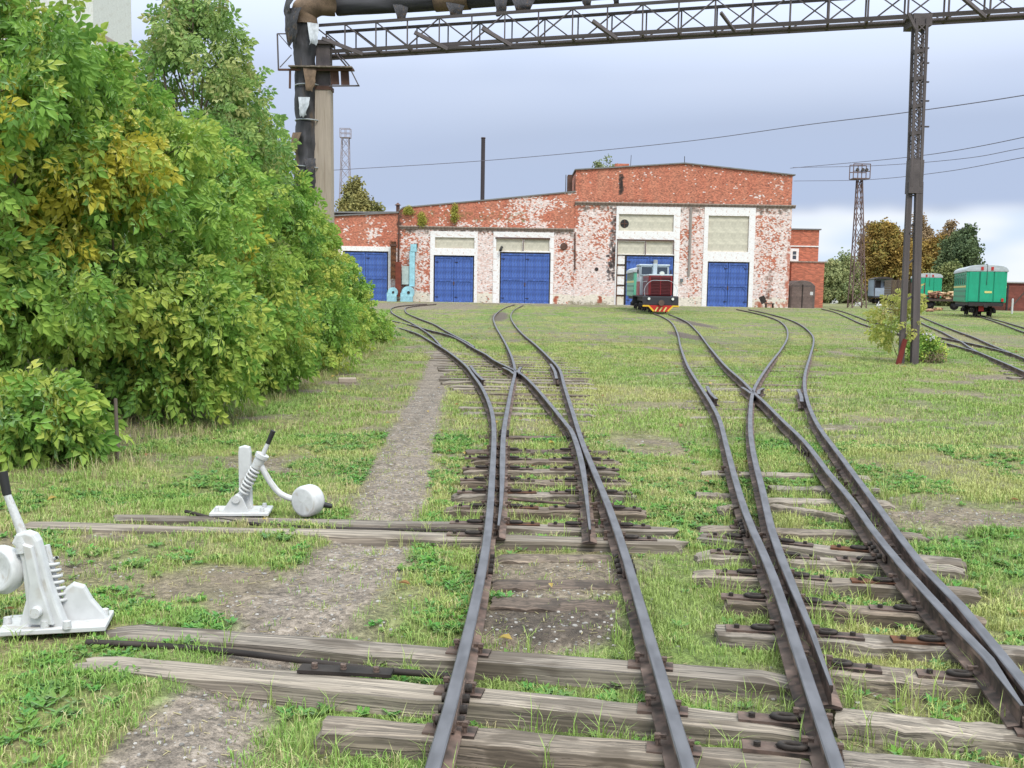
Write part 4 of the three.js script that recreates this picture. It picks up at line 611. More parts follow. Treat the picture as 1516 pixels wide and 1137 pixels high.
// ------------------------------------------------------------------ far towers and wires
function latticeTower(name, label, px, pyBase, pyTop, z, w0, w1, mat, headW) {
  const b = at(px[0], pyBase, z), tpp = at(px[1], pyTop, z), gy = rise(-z) + .06, h = tpp.y - gy, t = thing(name, label, 'tower', [b.x, gy, -z]), n = Math.round(h / 1.5), lean = tpp.x - b.x;
  const W = (k) => lerp(w0, w1, Math.pow(k, .8)) / 2, th = .09;
  for (const sx of [-1, 1]) for (const sz of [-1, 1]) for (let i = 0; i < 3; i++) { const a = i / 3, c = (i + 1) / 3; bar('leg', [sx * W(a) + lean * a, h * a, sz * W(a)], [sx * W(c) + lean * c, h * c, sz * W(c)], th, th, mat, t); }
  for (let i = 0; i < n; i++) { const a = i / n, c = (i + 1) / n; for (const sz of [-1, 1]) { const s = i % 2 ? 1 : -1; bar('brace', [s * W(a) + lean * a, h * a, sz * W(a)], [-s * W(c) + lean * c, h * c, sz * W(c)], .05, .05, mat, t); bar('brace', [-s * W(a) + lean * a, h * a, sz * W(a)], [s * W(c) + lean * c, h * c, sz * W(c)], .045, .045, mat, t); } for (const sx of [-1, 1]) bar('brace', [sx * W(a) + lean * a, h * a, (i % 2 ? 1 : -1) * W(a)], [sx * W(c) + lean * c, h * c, (i % 2 ? -1 : 1) * W(c)], .05, .05, mat, t); }
  const H = headW; for (const y of [h, h + H * .42, h + H * .85]) for (const sz of [-1, 1]) { bar('head_rail', [lean - H / 2, y, sz * H * .35], [lean + H / 2, y, sz * H * .35], .08, .08, mat, t); } for (const x of [-.5, 0, .5]) for (const sz of [-1, 1]) bar('head_post', [lean + x * H, h, sz * H * .35], [lean + x * H, h + H * .85, sz * H * .35], .07, .07, mat, t); box('platform', H, .07, H * .7, mat, t, [lean, h, 0]);
  return { t, h, lean };
}
{
  const q = latticeTower('floodlight_mast', 'brown lattice floodlight mast with square head frame in front of the autumn trees', [1268.5, 1272.5], 455, 265, 96, 1.35, .42, rough(108, 88, 84, .3), 1.55);
  for (const x of [-.45, .05, .4]) cyl('floodlight', .12, .16, .25, darkSteel, q.t, [q.lean + x, q.h + .75, .6], [1.2, 0, 0], 10);
  latticeTower('radio_tower', 'slim pale lattice tower rising far behind the depot', [510, 511.5], 430, 204, 150, 2.4, 1.0, rough(140, 128, 130, .3), 1.5);
}
{
  const z = 46, a = at(112, 80, z), b = at(197, 80, z), t = thing('concrete_tower', 'tall pale rendered tower half hidden behind the maple trees', 'tower', [(a.x + b.x) / 2 - 1.75, .1, -z]); const w = b.x - a.x + 1.8, g = uvBox(w, 24, w); mesh('shaft', g, plaster(206, 206, 200, .3, 2, [182, 176, 164]), t, [0, 12, 0]); for (const y of [6, 12, 18]) box('band', w + .08, .2, w + .08, concrete, t, [0, y, 0]);
  const cap = box('cap', w + .3, .4, w + .3, concrete, t, [0, 24.2, 0]); void cap;
}
const wireMat = std({ color: lin(96, 92, 104), roughness: .7 });
[['long overhead wire hanging from the chimney side towards the lattice mast, highest of all', [[492, 252, 70], [715, 238, 70], [1010, 210, 60], [1200, 184, 52], [1345, 166, 45], [1516, 141, 40], [1760, 96, 34]]],
  ['overhead wire above the depot ridge running past the mast, second from the top', [[1170, 249, 80], [1350, 232, 60], [1420, 222, 55], [1516, 203, 50], [1700, 160, 44]]],
  ['overhead wire above the floodlight mast, third from the top', [[1174, 248, 88], [1300, 245, 76], [1440, 233, 64], [1516, 219, 58], [1700, 190, 50]]],
  ['overhead wire crossing at the head of the floodlight mast, lowest of all', [[1175, 268, 88], [1285, 266, 78], [1400, 254, 68], [1516, 233, 58], [1700, 200, 50]]]].forEach(([label, pts]) => {
  const P = pts.map(([x, y, z]) => at(x, y, z)), t = thing('overhead_wire', label, 'wire', P[0].toArray(), 0, 'overhead wires'); tube('cable', P.map((p) => p.sub(t.position).toArray()), .021, wireMat, t, 60, 5);
});

// ------------------------------------------------------------------ rolling stock
const glossy = (r, g, b, o = {}) => rough(r, g, b, .14, Object.assign({ roughness: .42 }, o));
const maroon = glossy(132, 34, 40), maroonDark = glossy(92, 36, 42), cabGrey = glossy(176, 186, 194), frameBlack = glossy(48, 46, 52, { roughness: .6 }), yellow = glossy(226, 184, 52), redPaint = glossy(184, 44, 36), glass = std({ color: lin(58, 66, 78), roughness: .08, metalness: .1 }), lampGlass = std({ color: lin(222, 224, 220), roughness: .2 }), greenPaint = glossy(32, 158, 122), greenDark = glossy(38, 128, 102), paleGreen = glossy(98, 176, 146), roofGrey = rough(176, 180, 184, .2), cream = glossy(214, 204, 128), ironDark = rough(58, 52, 52, .35);
const wheelGeo = (() => { const g = new THREE.LatheGeometry([[0, -.05], [.28, -.05], [.33, -.06], [.37, -.06], [.37, -.03], [.33, -.02], [.32, .06], [.27, .06], [.24, .02], [.08, .02], [.08, .05], [0, .05]].map(([x, y]) => new THREE.Vector2(x, y)), 20); g.rotateZ(Math.PI / 2); return g; })();
function bogie(t, z, y = 0, wb = 1.3) {
  const b = new THREE.Group(); b.name = 'bogie'; b.position.set(0, y, z); t.add(b);
  for (const dz of [-wb / 2, wb / 2]) { for (const s of [-1, 1]) { const w = mesh('wheel', wheelGeo, ironDark, b, [s * .42, .34, dz]); w.scale.x = s; } cyl('axle', .06, .06, .95, ironDark, b, [0, .34, dz], [0, 0, Math.PI / 2], 10); }
  for (const s of [-1, 1]) { box('side_frame', .1, .22, wb + .5, frameBlack, b, [s * .62, .42, 0]); for (const dz of [-wb / 2, wb / 2]) box('axle_box', .16, .24, .24, ironDark, b, [s * .66, .34, dz]); } box('bolster', 1.4, .18, .3, frameBlack, b, [0, .5, 0]); return b;
}
{
  const p = G(977.8, 463.5, RT), t = thing('diesel_locomotive', 'maroon diesel locomotive with grey cab and striped snow plough before the open gate', 'locomotive', p.toArray(), -.035);
  bogie(t, -2.0); bogie(t, -6.2);
  box('frame', 1.5, .3, 8, frameBlack, t, [0, .82, -4.2]); box('running_board', 2.1, .07, 8.1, frameBlack, t, [0, .99, -4.2]);
  rbox('buffer_beam', 2.16, .52, .2, .03, frameBlack, t, [0, .73, -.16]);
  // hood
  rbox('hood', 1.44, 1.3, 3.9, .09, maroon, t, [0, 1.68, -2.4]); rbox('hood_top', 1.46, .1, 3.9, .04, cabGrey, t, [0, 2.3, -2.4]);
  const grille = new THREE.Group(); grille.name = 'radiator_grille'; grille.position.set(0, 1.66, -.44); t.add(grille); box('backing', 1.26, 1.12, .03, maroonDark, grille, [0, 0, 0]); for (let i = 0; i < 12; i++) box('louvre', 1.2, .035, .04, maroonDark, grille, [0, -.5 + i * .09, .025], [.5, 0, 0]); for (const s of [-1, 0, 1]) box('frame', .05, 1.14, .05, maroon, grille, [s * .63, 0, .03]);
  for (let i = 0; i < 4; i++) box('hood_door', .02, .95, .72, maroonDark, t, [-.725, 1.68, -1.05 - i * .86]); for (let i = 0; i < 4; i++) box('hood_door', .02, .95, .72, maroonDark, t, [.725, 1.68, -1.05 - i * .86]);
  // cab with windows
  rbox('cab', 1.92, 1.95, 2.0, .08, cabGrey, t, [0, 1.98, -5.35]); rbox('cab_roof', 2.0, .12, 2.2, .05, cabGrey, t, [0, 2.98, -5.35]); rbox('cab_skirt', 1.94, .95, 1.96, .04, maroon, t, [0, 1.47, -5.34]);
  for (const s of [-1, 1]) { const w = new THREE.Group(); w.name = 'windscreen'; w.position.set(s * .5, 2.62, -4.34); t.add(w); box('pane', .68, .5, .02, glass, w, [0, 0, .01]); for (const [x, y, ww, hh] of [[0, .27, .76, .05], [0, -.27, .76, .05], [-.36, 0, .05, .5], [.36, 0, .05, .5]]) box('frame', ww, hh, .05, cabGrey, w, [x, y, .02]); box('side_window', .02, .55, .7, glass, t, [s * .965, 2.5, -5.2]); box('mirror', .1, .26, .06, blackPaint, t, [s * 1.06, 2.55, -4.3]); }
  rbox('exhaust_housing', .26, .75, .3, .03, cabGrey, t, [.02, 2.7, -4.2]); cyl('exhaust_stack', .14, .13, .3, rough(150, 150, 148, .2), t, [.05, 3.18, -4.25]);
  const hl = cyl('headlamp', .16, .16, .16, cabGrey, t, [.08, 2.38, -.55], [Math.PI / 2, 0, 0], 20); cyl('lens', .13, .13, .02, lampGlass, hl, [0, .085, 0], [0, 0, 0], 20);
  for (const s of [-1, 1]) { const l = cyl('marker_lamp', .1, .1, .1, frameBlack, t, [s * .72, .86, -.04], [Math.PI / 2, 0, 0], 18); cyl('lens', .08, .08, .02, lampGlass, l, [0, .055, 0], [0, 0, 0], 18); tube('handrail', [[s * .95, 1.0, -.2], [s * 1.0, 1.4, -.22], [s * .82, 1.75, -.25], [s * .55, 1.95, -.26], [0, 1.97, -.26]], .014, cabGrey, t, 20, 6); tube('handrail', [[s * .8, 1.9, -.5], [s * .8, 1.9, -3.8]], .016, cabGrey, t, 4, 6); box('step', .3, .06, .3, frameBlack, t, [s * .95, .45, -.5]); }
  const cp = cyl('coupler', .16, .16, .34, ironDark, t, [.02, .62, .02], [Math.PI / 2, 0, 0], 18); cyl('coupler_face', .18, .18, .05, rough(96, 78, 70, .3), cp, [0, .18, 0], [0, 0, 0], 18);
  // snow plough with stripes
  const pl = mesh('snow_plough', extrude([[-1.08, .46], [1.08, .46], [1.08, .38], [.72, .36], [.42, .08], [-.42, .08], [-.72, .36], [-1.08, .38]], .05, .006), redPaint, t, [0, 0, .03]);
  for (const s of [-1, 1]) { bar('plough_edge', [s * .42, .11, .035], [s * .72, .41, .035], .09, .03, yellow, pl); box('plough_edge', .4, .09, .03, yellow, pl, [s * .9, .43, .035]); } for (const x of [-.28, -.02, .24]) bar('stripe', [x - .06, .1, .03], [x + .1, .36, .03], .08, .02, cream, pl);
  rbox('rear_hood', 1.5, 1.2, 1.7, .08, maroon, t, [0, 1.62, -7.2]); rbox('rear_beam', 2.1, .5, .2, .03, frameBlack, t, [0, .73, -8.2]);
}
function coach(name, label, pos, turn, { len = 8, w = 2.3, h = 2.05, body = greenPaint, band = cream, end = 1, side = paleGreen } = {}) {
  const t = thing(name, label, 'railway carriage', pos, turn, undefined); bogie(t, -1.4); bogie(t, -len + 1.4);
  box('underframe', w - .3, .2, len, frameBlack, t, [0, .82, -len / 2]); rbox('body', w, h, len, .05, body, t, [0, .92 + h / 2, -len / 2]);
  const s = new THREE.Shape(), r = w / 2 + .05; s.moveTo(-r, 0); s.lineTo(r, 0); s.quadraticCurveTo(r, .24, r - .32, .34); s.quadraticCurveTo(0, .48, -r + .32, .34); s.quadraticCurveTo(-r, .24, -r, 0); const g = new THREE.ExtrudeGeometry(s, { depth: len + .06, bevelEnabled: true, bevelSize: .02, bevelThickness: .03, bevelSegments: 1 }); g.translate(0, .92 + h - .02, -len - .03); mesh('roof', g, roofGrey, t);
  for (const q of [-1, 1]) { // sides: boards, band and windows
    for (let i = 0; i < 4; i++) box('side_board', .02, .14, len - .3, i % 2 ? greenDark : body, t, [q * (w / 2 + .008), 1.12 + i * .18, -len / 2]); box('side_band', .03, .12, len - .2, band, t, [q * (w / 2 + .01), 1.95, -len / 2]);
    for (let i = 0; i < 6; i++) { const wz = -.9 - i * (len - 1.8) / 5; const wd = new THREE.Group(); wd.name = 'window'; wd.position.set(q * (w / 2 + .004), 2.42, wz); t.add(wd); box('pane', .02, .62, .55, glass, wd); for (const [dy, dz, hh, dd] of [[.34, 0, .06, .66], [-.34, 0, .06, .66], [0, .3, .62, .06], [0, -.3, .62, .06]]) box('frame', .05, hh, dd, greenDark, wd, [0, dy, dz]); }
  }
  if (end) { // flat end with folded doors and lamps
    for (const [x, ww] of [[-.72, .6], [0, .76], [.72, .6]]) rbox('end_panel', ww, h - .1, .05, .015, body, t, [x * w / 2.3, .92 + h / 2, .02 + (x ? 0 : .03)]); for (const x of [-.42, .36]) box('end_seam', .035, h - .12, .07, greenDark, t, [x, .92 + h / 2, .025]);
    rbox('number_plate', .44, .13, .02, .008, cream, t, [.12, 1.6, .08]); for (const x of [-.3, .3]) box('tail_lamp', .15, .22, .08, redPaint, t, [x, .92 + h + .16, .05]); box('tail_lamp', .14, .22, .08, redPaint, t, [w / 2 - .22, 1.1, .08]); rod('roof_pipe', [0, .92 + h + .45, .05], [0, .92 + h - .9, .09], .018, .018, ironDark, t, 6);
    cyl('coupler', .13, .13, .5, ironDark, t, [0, .72, .2], [Math.PI / 2, 0, 0], 14); box('buffer_beam', w - .4, .22, .12, ironDark, t, [0, .8, .04]); box('brake_gear', .3, .4, .1, redPaint, t, [-.2, .55, -.3]);
  }
  return t;
}
{ const l = scene.children.find((o) => o.name === 'diesel_locomotive'); const c = coach('railway_carriage', 'green carriage with cream band standing behind the maroon locomotive', [l.position.x + .42, l.position.y - .0, l.position.z - 9.1], -.03, { len: 6.2, w: 2.0, h: 1.7, body: paleGreen, end: 0 }); void c; }
{ const p = G(1457.5, 468.8, RT); coach('railway_carriage', 'bright green carriage with red tail lamps standing alone on its track', [p.x, p.y, p.z], -.32, { len: 8.4, w: 2.42 }); }
{ const p = G(1377, 455.0, RT); coach('railway_carriage', 'bright green carriage beyond the timber wagon', [p.x - .2, p.y, p.z], -.3, { len: 8, w: 2.3 }); }
const oldIron = rough(86, 70, 64, .45), oldPlank = woodMats[4];
{ // flat wagon loaded with firewood
  const p = G(1394, 458.2, RT), t = thing('timber_wagon', 'rusty flat wagon with stakes loaded with split firewood', 'wagon', p.toArray(), 1.18); bogie(t, -1.6, 0, 1.2); bogie(t, 1.6, 0, 1.2);
  box('deck', 1.9, .16, 5.4, oldIron, t, [0, .82, 0]); for (const z of [-2.6, -2.0, -1.5]) for (const s of [-1, 1]) box('stake', .1, 1.5, .1, oldIron, t, [s * .95, 1.6, z]);
  const fw = [rough(196, 168, 132, .3), rough(150, 112, 88, .4), rough(176, 140, 104, .35), rough(122, 84, 66, .4)];
  for (let i = 0; i < 56; i++) { const lg = thing('firewood_log', 'split log heaped on the rusty flat wagon', 'log', [0, 0, 0], 0, 'firewood logs on the wagon'); const q = new THREE.Vector3(rr(-.7, .7), .96 + (i / 56) * .55 + rr(0, .06), rr(-1.2, 2.3)).applyAxisAngle(new THREE.Vector3(0, 1, 0), 1.18).add(p); lg.position.copy(q); lg.rotation.set(rr(-.25, .25), rr(0, 3.1), 0); const L = rr(.45, .9); mesh('wood', new THREE.CylinderGeometry(.09, .1, L, 5), fw[i % 4], lg, [0, 0, 0], [0, 0, Math.PI / 2]); }
  for (let i = 0; i < 26; i++) { const g0 = G(rr(1360, 1391), rr(457, 461.5), .09); const lg = thing('firewood_log', 'split log lying loose on the ground under the timber wagon', 'log', g0.toArray(), rr(0, 3), 'firewood logs on the ground'); mesh('wood', new THREE.CylinderGeometry(.08, .09, rr(.35, .7), 5), fw[(i * 3) % 4], lg, [0, .05, 0], [0, 0, Math.PI / 2]); }
}
{ // grey van
  const p = G(1307, 450.5, RT), t = thing('covered_van', 'old grey van with dark roof and open veranda end', 'wagon', p.toArray(), -.22), g = glossy(150, 160, 176, { roughness: .7 }), dk = rough(66, 60, 60, .3); bogie(t, -1.2); bogie(t, -5);
  box('underframe', 1.9, .2, 6.2, frameBlack, t, [0, .82, -3.1]); box('body', 2.0, 2.0, 5.2, g, t, [0, 1.92, -3.6]); box('end_wall', 2.0, .95, .06, g, t, [0, 1.4, -.05]); for (const s of [-1, 1]) box('post', .09, 2.1, .09, dk, t, [s * .97, 1.95, -.06]); box('window', .5, .5, .05, glass, t, [.35, 2.35, -.98]); box('door', .6, 1.8, .04, dk, t, [-.5, 1.85, -.98]);
  const s = new THREE.Shape(); s.moveTo(-1.1, 0); s.quadraticCurveTo(0, .5, 1.1, 0); s.lineTo(-1.1, 0); const e = new THREE.ExtrudeGeometry(s, { depth: 6.4, bevelEnabled: false }); e.translate(0, 2.92, -6.3); mesh('roof', e, dk, t); box('lamp', .12, .08, .05, redPaint, t, [.5, 1.75, .0]);
}
{ // plank-sided wagon
  const p = G(1332, 452.5, RT), t = thing('plank_wagon', 'brown plank sided open wagon beside the grey van', 'wagon', p.toArray(), -.22); bogie(t, -1); bogie(t, -4.2); box('deck', 1.9, .16, 5.4, oldIron, t, [0, .8, -2.6]);
  for (let i = 0; i < 9; i++) box('end_plank', .19, 1.85, .05, i % 2 ? woodMats[4] : oldPlank, t, [-.84 + i * .21, 1.82, .02]); for (const s of [-1, 1]) for (let i = 0; i < 7; i++) box('side_plank', .05, .24, 5.3, woodMats[4], t, [s * .95, 1.05 + i * .26, -2.6]); for (const x of [-.95, -.3, .3, .95]) box('stake', .08, 2.1, .08, oldIron, t, [x, 1.9, .08]);
}
{ // dark flat wagon beside the annex
  const p = G(1236, 447.2, RT), t = thing('flat_wagon', 'dark empty flat wagon with upright stakes beyond the shelter', 'wagon', p.toArray(), 1.45); bogie(t, -1.5, 0, 1.2); bogie(t, 1.5, 0, 1.2); box('deck', 1.9, .3, 6, ironDark, t, [0, .9, 0]); for (const z of [-2.7, -1, 0, .4, 2.6]) for (const s of [-1, 1]) box('stake', .1, 1.2, .1, oldIron, t, [s * .9, 1.5, z]); box('load', 1.2, .5, 2.2, oldIron, t, [0, 1.3, -.9]);
}
{ // brown garage doors behind the carriage
  const p = G(1501, 462), z = -p.z + 3, a = at(1487, 440, z), t = thing('brown_garage', 'rusty brown garage with cross braced doors behind the lone green carriage', 'garage', [a.x + 4, rise(-z), -z]); const h = at(1500, 419, z).y - rise(-z), m = rough(118, 66, 56, .35), m2 = rough(96, 54, 48, .35);
  box('wall', 9, h, 5, m, t, [.6, h / 2, -2.6]); box('roof', 9.4, .12, 5.4, rough(170, 168, 166, .2), t, [.6, h + .06, -2.6]); for (let i = 0; i < 4; i++) { box('door_leaf', 1.9, h - .3, .08, i % 2 ? m2 : m, t, [-2.7 + i * 2.05, h / 2 - .1, -.03]); bar('brace', [-3.5 + i * 2.05, .2, .05], [-1.9 + i * 2.05, h - .5, .05], .12, .05, oldIron, t); box('door_post', .1, h - .2, .14, ironDark, t, [-3.72 + i * 2.05, h / 2 - .1, 0]); }
  const w = thing('white_post', 'thin white marker post standing in the grass beside the green carriage', 'post', G(1498, 466).toArray()); const ph = 23 * (-w.position.z) / F; rbox('post', .12, ph, .12, .02, whitePaint, w, [0, ph / 2, 0]); mesh('cap', new THREE.ConeGeometry(.085, .05, 4), whitePaint, w, [0, ph + .025, 0], [0, .785, 0]);
}
{ // stake in front of the maples, red stub and block in the grass
  const p = G(174, 690), t = thing('stake', 'thin weathered stake standing upright in front of the maple shrubs', 'stake', [p.x, groundY(p.x, p.z) - .05, p.z]); const g = new THREE.CylinderGeometry(.016, .021, .62, 8); mesh('shaft', g, rough(104, 92, 84, .3), t, [0, .31, 0], [0, 0, .02]); cyl('ring', .022, .022, .015, brownIron, t, [0, .15, 0], [0, 0, .02], 8);
  const s = G(1330, 541), r = thing('red_stub', 'short dark red rusted pipe stub at the foot of the lattice mast', 'stub', [s.x - .06, groundY(s.x, s.z) - .03, s.z + .12]); rod('pipe', [0, 0, 0], [.14, .62, 0], .065, .055, rough(110, 40, 34, .4), r); 
  const b = G(514, 566), k = thing('concrete_block', 'small grey block lying in dry grass below the maples', 'block', [b.x, groundY(b.x, b.z), b.z], .2); rbox('block', .3, .09, .16, .02, concrete, k, [0, .045, 0]);
}

// ------------------------------------------------------------------ trees and shrubs
const leafMat = new THREE.MeshPhysicalMaterial({ color: 0xffffff, roughness: .95, transmission: .4, thickness: 0, ior: 1.3, side: THREE.DoubleSide });
const plainLeaf = std({ color: 0xffffff, roughness: .85, side: THREE.DoubleSide });
function leaflet(len, w, fold = .25) { // pointed leaflet along +z, folded on its midrib
  const y = w * fold, v = [0, 0, 0, w / 2, y, len * .42, 0, 0, len * .5, w * .3, y * .6, len * .74, 0, -.06 * len, len, -w / 2, y, len * .42, -w * .3, y * .6, len * .74];
  const f = [0, 1, 2, 1, 3, 2, 2, 3, 4, 0, 2, 5, 5, 2, 6, 6, 2, 4], p = []; for (const i of f) p.push(v[i * 3], v[i * 3 + 1], v[i * 3 + 2]);
  const g = new THREE.BufferGeometry(); g.setAttribute('position', new THREE.Float32BufferAttribute(p, 3)); g.setAttribute('uv', new THREE.Float32BufferAttribute(new Array(p.length / 3 * 2).fill(0), 2)); return g;
}
function sprayGeo(k) { // compound leaf of an ash-leaved maple: five pointed leaflets drooping from a stalk
  const r = mulberry(k * 13 + 5), out = [];
  const put = (x, z, yaw, len, droop) => { const g = leaflet(len * (.85 + r() * .3), len * (.5 + r() * .14)); g.rotateX(droop); g.rotateY(yaw); g.translate(x, -z * z * 1.4, z); out.push(g); };
  put(0, .15, (r() - .5) * .3, .105, .4); put(.006, .13, .75, .09, .35); put(-.006, .12, -.75, .09, .35); put(.004, .06, .95, .08, .25); put(-.004, .055, -.95, .08, .25);
  const stalk = new THREE.BoxGeometry(.004, .003, .15).toNonIndexed(); stalk.translate(0, -.008, .075); const q = new THREE.BufferGeometry(); q.setAttribute('position', stalk.attributes.position); q.setAttribute('uv', stalk.attributes.uv); out.push(q);
  const g = mergeGeometries(out); g.computeVertexNormals(); return g;
}
const sprays = [sprayGeo(1), sprayGeo(2), sprayGeo(3)];
const clumpGeo = (n, s, seed) => { const r = mulberry(seed), out = []; for (let i = 0; i < n; i++) { const g = leaflet(s * (.7 + r() * .6), s * .6); g.rotateX((r() - .5) * 2.2); g.rotateY(r() * 6.28); g.translate((r() - .5) * s * 3, (r() - .5) * s * 2.4, (r() - .5) * s * 3); out.push(g); } const g = mergeGeometries(out); g.computeVertexNormals(); return g; };
const farClumps = [clumpGeo(7, .22, 4), clumpGeo(7, .22, 9)], midClumps = [clumpGeo(6, .06, 14), clumpGeo(6, .06, 19)];
const bark = rough(112, 98, 84, .4), barkDark = rough(78, 68, 60, .4);
const mtx = new THREE.Matrix4(), vx = new THREE.Vector3(), vy = new THREE.Vector3(), vz = new THREE.Vector3(), tmpC = new THREE.Color();
function tree({ name, label, category = 'tree', group, x, z, h, r, low = .12, lobes = 40, per = 60, lobeR = .45, geos = sprays, size = 1, cols, stems = 4, seed = 1, mat = leafMat, droop = .55, barkMat = bark, gap = 0, shape = .75, rag = 0, yellow = [], stemR = .035 }) {
  R = mulberry(seed * 101 + 7);
  const gy = groundY(x, z) - .06, t = thing(name, label, category, [x, gy, z], 0, group), L = [];
  for (let i = 0; i < lobes; i++) { // lobes fill an egg-shaped crown, denser outside
    const v = Math.pow((i + R()) / lobes, .9), a = R() * Math.PI * 2, prof = Math.pow(Math.sin(Math.PI * Math.min(1, Math.max(.03, .16 + .82 * v))), shape), rad = r * prof * Math.sqrt(rr(.25, 1));
    L.push({ p: new THREE.Vector3(Math.cos(a) * rad, lerp(h * low, h - lobeR * .5, v), Math.sin(a) * rad), r: lobeR * rr(.65, 1.25) * lerp(1, .62, v * v), c: R(), v });
    if (rag) { const q = L[L.length - 1]; q.p.x += rr(-1, 1) * rag * r; q.p.z += rr(-1, 1) * rag * r; q.p.y += rr(-.5, .35) * rag * h * (1 - v * .4); q.r *= rr(.5, 1.15); }
  }
  for (const [dx, y, dz, rad, n] of yellow) for (let i = 0; i < n; i++) L.push({ p: new THREE.Vector3(dx + rr(-.3, .3), y + rr(-.3, .3), dz + rr(-.2, .2)), r: rad, c: 2, v: .5 });
  // stems with limbs out to the lobes
  const parts = [];
  for (let s = 0; s < stems; s++) { const a = R() * 6.28, q = L[Math.min(L.length - 1, Math.floor(L.length * (.55 + .44 * s / stems)))].p, b = new THREE.Vector3(Math.cos(a) * .12 * r, 0, Math.sin(a) * .12 * r), c = new THREE.CatmullRomCurve3([b, b.clone().lerp(q, .35).add(new THREE.Vector3(rr(-.1, .1), h * .06, rr(-.1, .1))), q.clone().lerp(b, .25), q]); const g = new THREE.TubeGeometry(c, 10, 1, 6); const p = g.attributes.position, sr = stemR * rr(.7, 1.2) * (h / 4); for (let i = 0; i < p.count; i++) { const k = Math.floor(i / 7) / 10, o = c.getPointAt(k), w = sr * (1 - .8 * k); p.setXYZ(i, o.x + (p.getX(i) - o.x) * w, o.y + (p.getY(i) - o.y) * w, o.z + (p.getZ(i) - o.z) * w); } g.computeVertexNormals(); parts.push(g); }
  for (let i = 0; i < L.length; i += 2) { const l = L[i], b = new THREE.Vector3(l.p.x * .2, Math.max(.15, l.p.y - r * .55), l.p.z * .2), c = new THREE.CatmullRomCurve3([b, b.clone().lerp(l.p, .6).add(new THREE.Vector3(0, .04 * h, 0)), l.p]); parts.push(new THREE.TubeGeometry(c, 5, stemR * .22 * (h / 4), 4)); }
  mesh('trunk', mergeGeometries(parts), barkMat, t);
  const total = L.length * per, lists = geos.map(() => []);
  for (const l of L) for (let i = 0; i < per; i++) {
    const u = rr(-1, 1), a = R() * 6.283, q = Math.sqrt(1 - u * u); vz.set(q * Math.cos(a), u * .9, q * Math.sin(a)); const k = l.r * Math.pow(R(), .4) * rr(.85, 1.12), p = vz.clone().multiplyScalar(k).add(l.p); if (p.y < .06) continue; if (gap && fbm(p.x * 1.1 + seed * 9, p.y * 1.1 + p.z, 2) < gap) continue;
    vz.y -= droop * rr(.5, 1.6); vz.x += rr(-.5, .5); vz.z += rr(-.5, .5); vz.normalize(); vx.set(rr(-1, 1), rr(-.25, .25), rr(-1, 1)).cross(vz).normalize(); vy.crossVectors(vz, vx); if (vy.y < 0) { vy.negate(); vx.negate(); }
    const s = size * rr(.72, 1.25); mtx.makeBasis(vx.multiplyScalar(s), vy.multiplyScalar(s), vz.multiplyScalar(s)).setPosition(p); lists[Math.floor(R() * geos.length)].push([mtx.clone(), l.c, R()]);
  }
  void total;
  lists.forEach((li, j) => { if (!li.length) return; const im = new THREE.InstancedMesh(geos[j], mat, li.length); im.name = 'crown'; im.castShadow = im.receiveShadow = true; im.userData.kind = 'stuff';
    li.forEach(([m, c, q], i) => { im.setMatrixAt(i, m); if (c === 2) tmpC.setRGB(lerp(.5, .62, q), lerp(.47, .56, q), .07); else { const k = Math.min(.999, Math.max(0, c * .75 + q * .4 - .07)) * (cols.length - 1), n = Math.floor(k); tmpC.copy(cols[n]).lerp(cols[Math.min(cols.length - 1, n + 1)], k - n).multiplyScalar(.85 + .3 * q); } im.setColorAt(i, tmpC); }); t.add(im); });
  return t;
}
const C = (...a) => a.map(([r, g, b]) => new THREE.Color(r, g, b));
const maple = C([.13, .27, .05], [.19, .36, .06], [.27, .43, .075], [.38, .48, .09], [.48, .5, .10]), mapleTop = C([.17, .32, .08], [.26, .40, .11], [.35, .44, .13], [.42, .40, .17]);
const mg = 'ash leaved maples along the left bank';
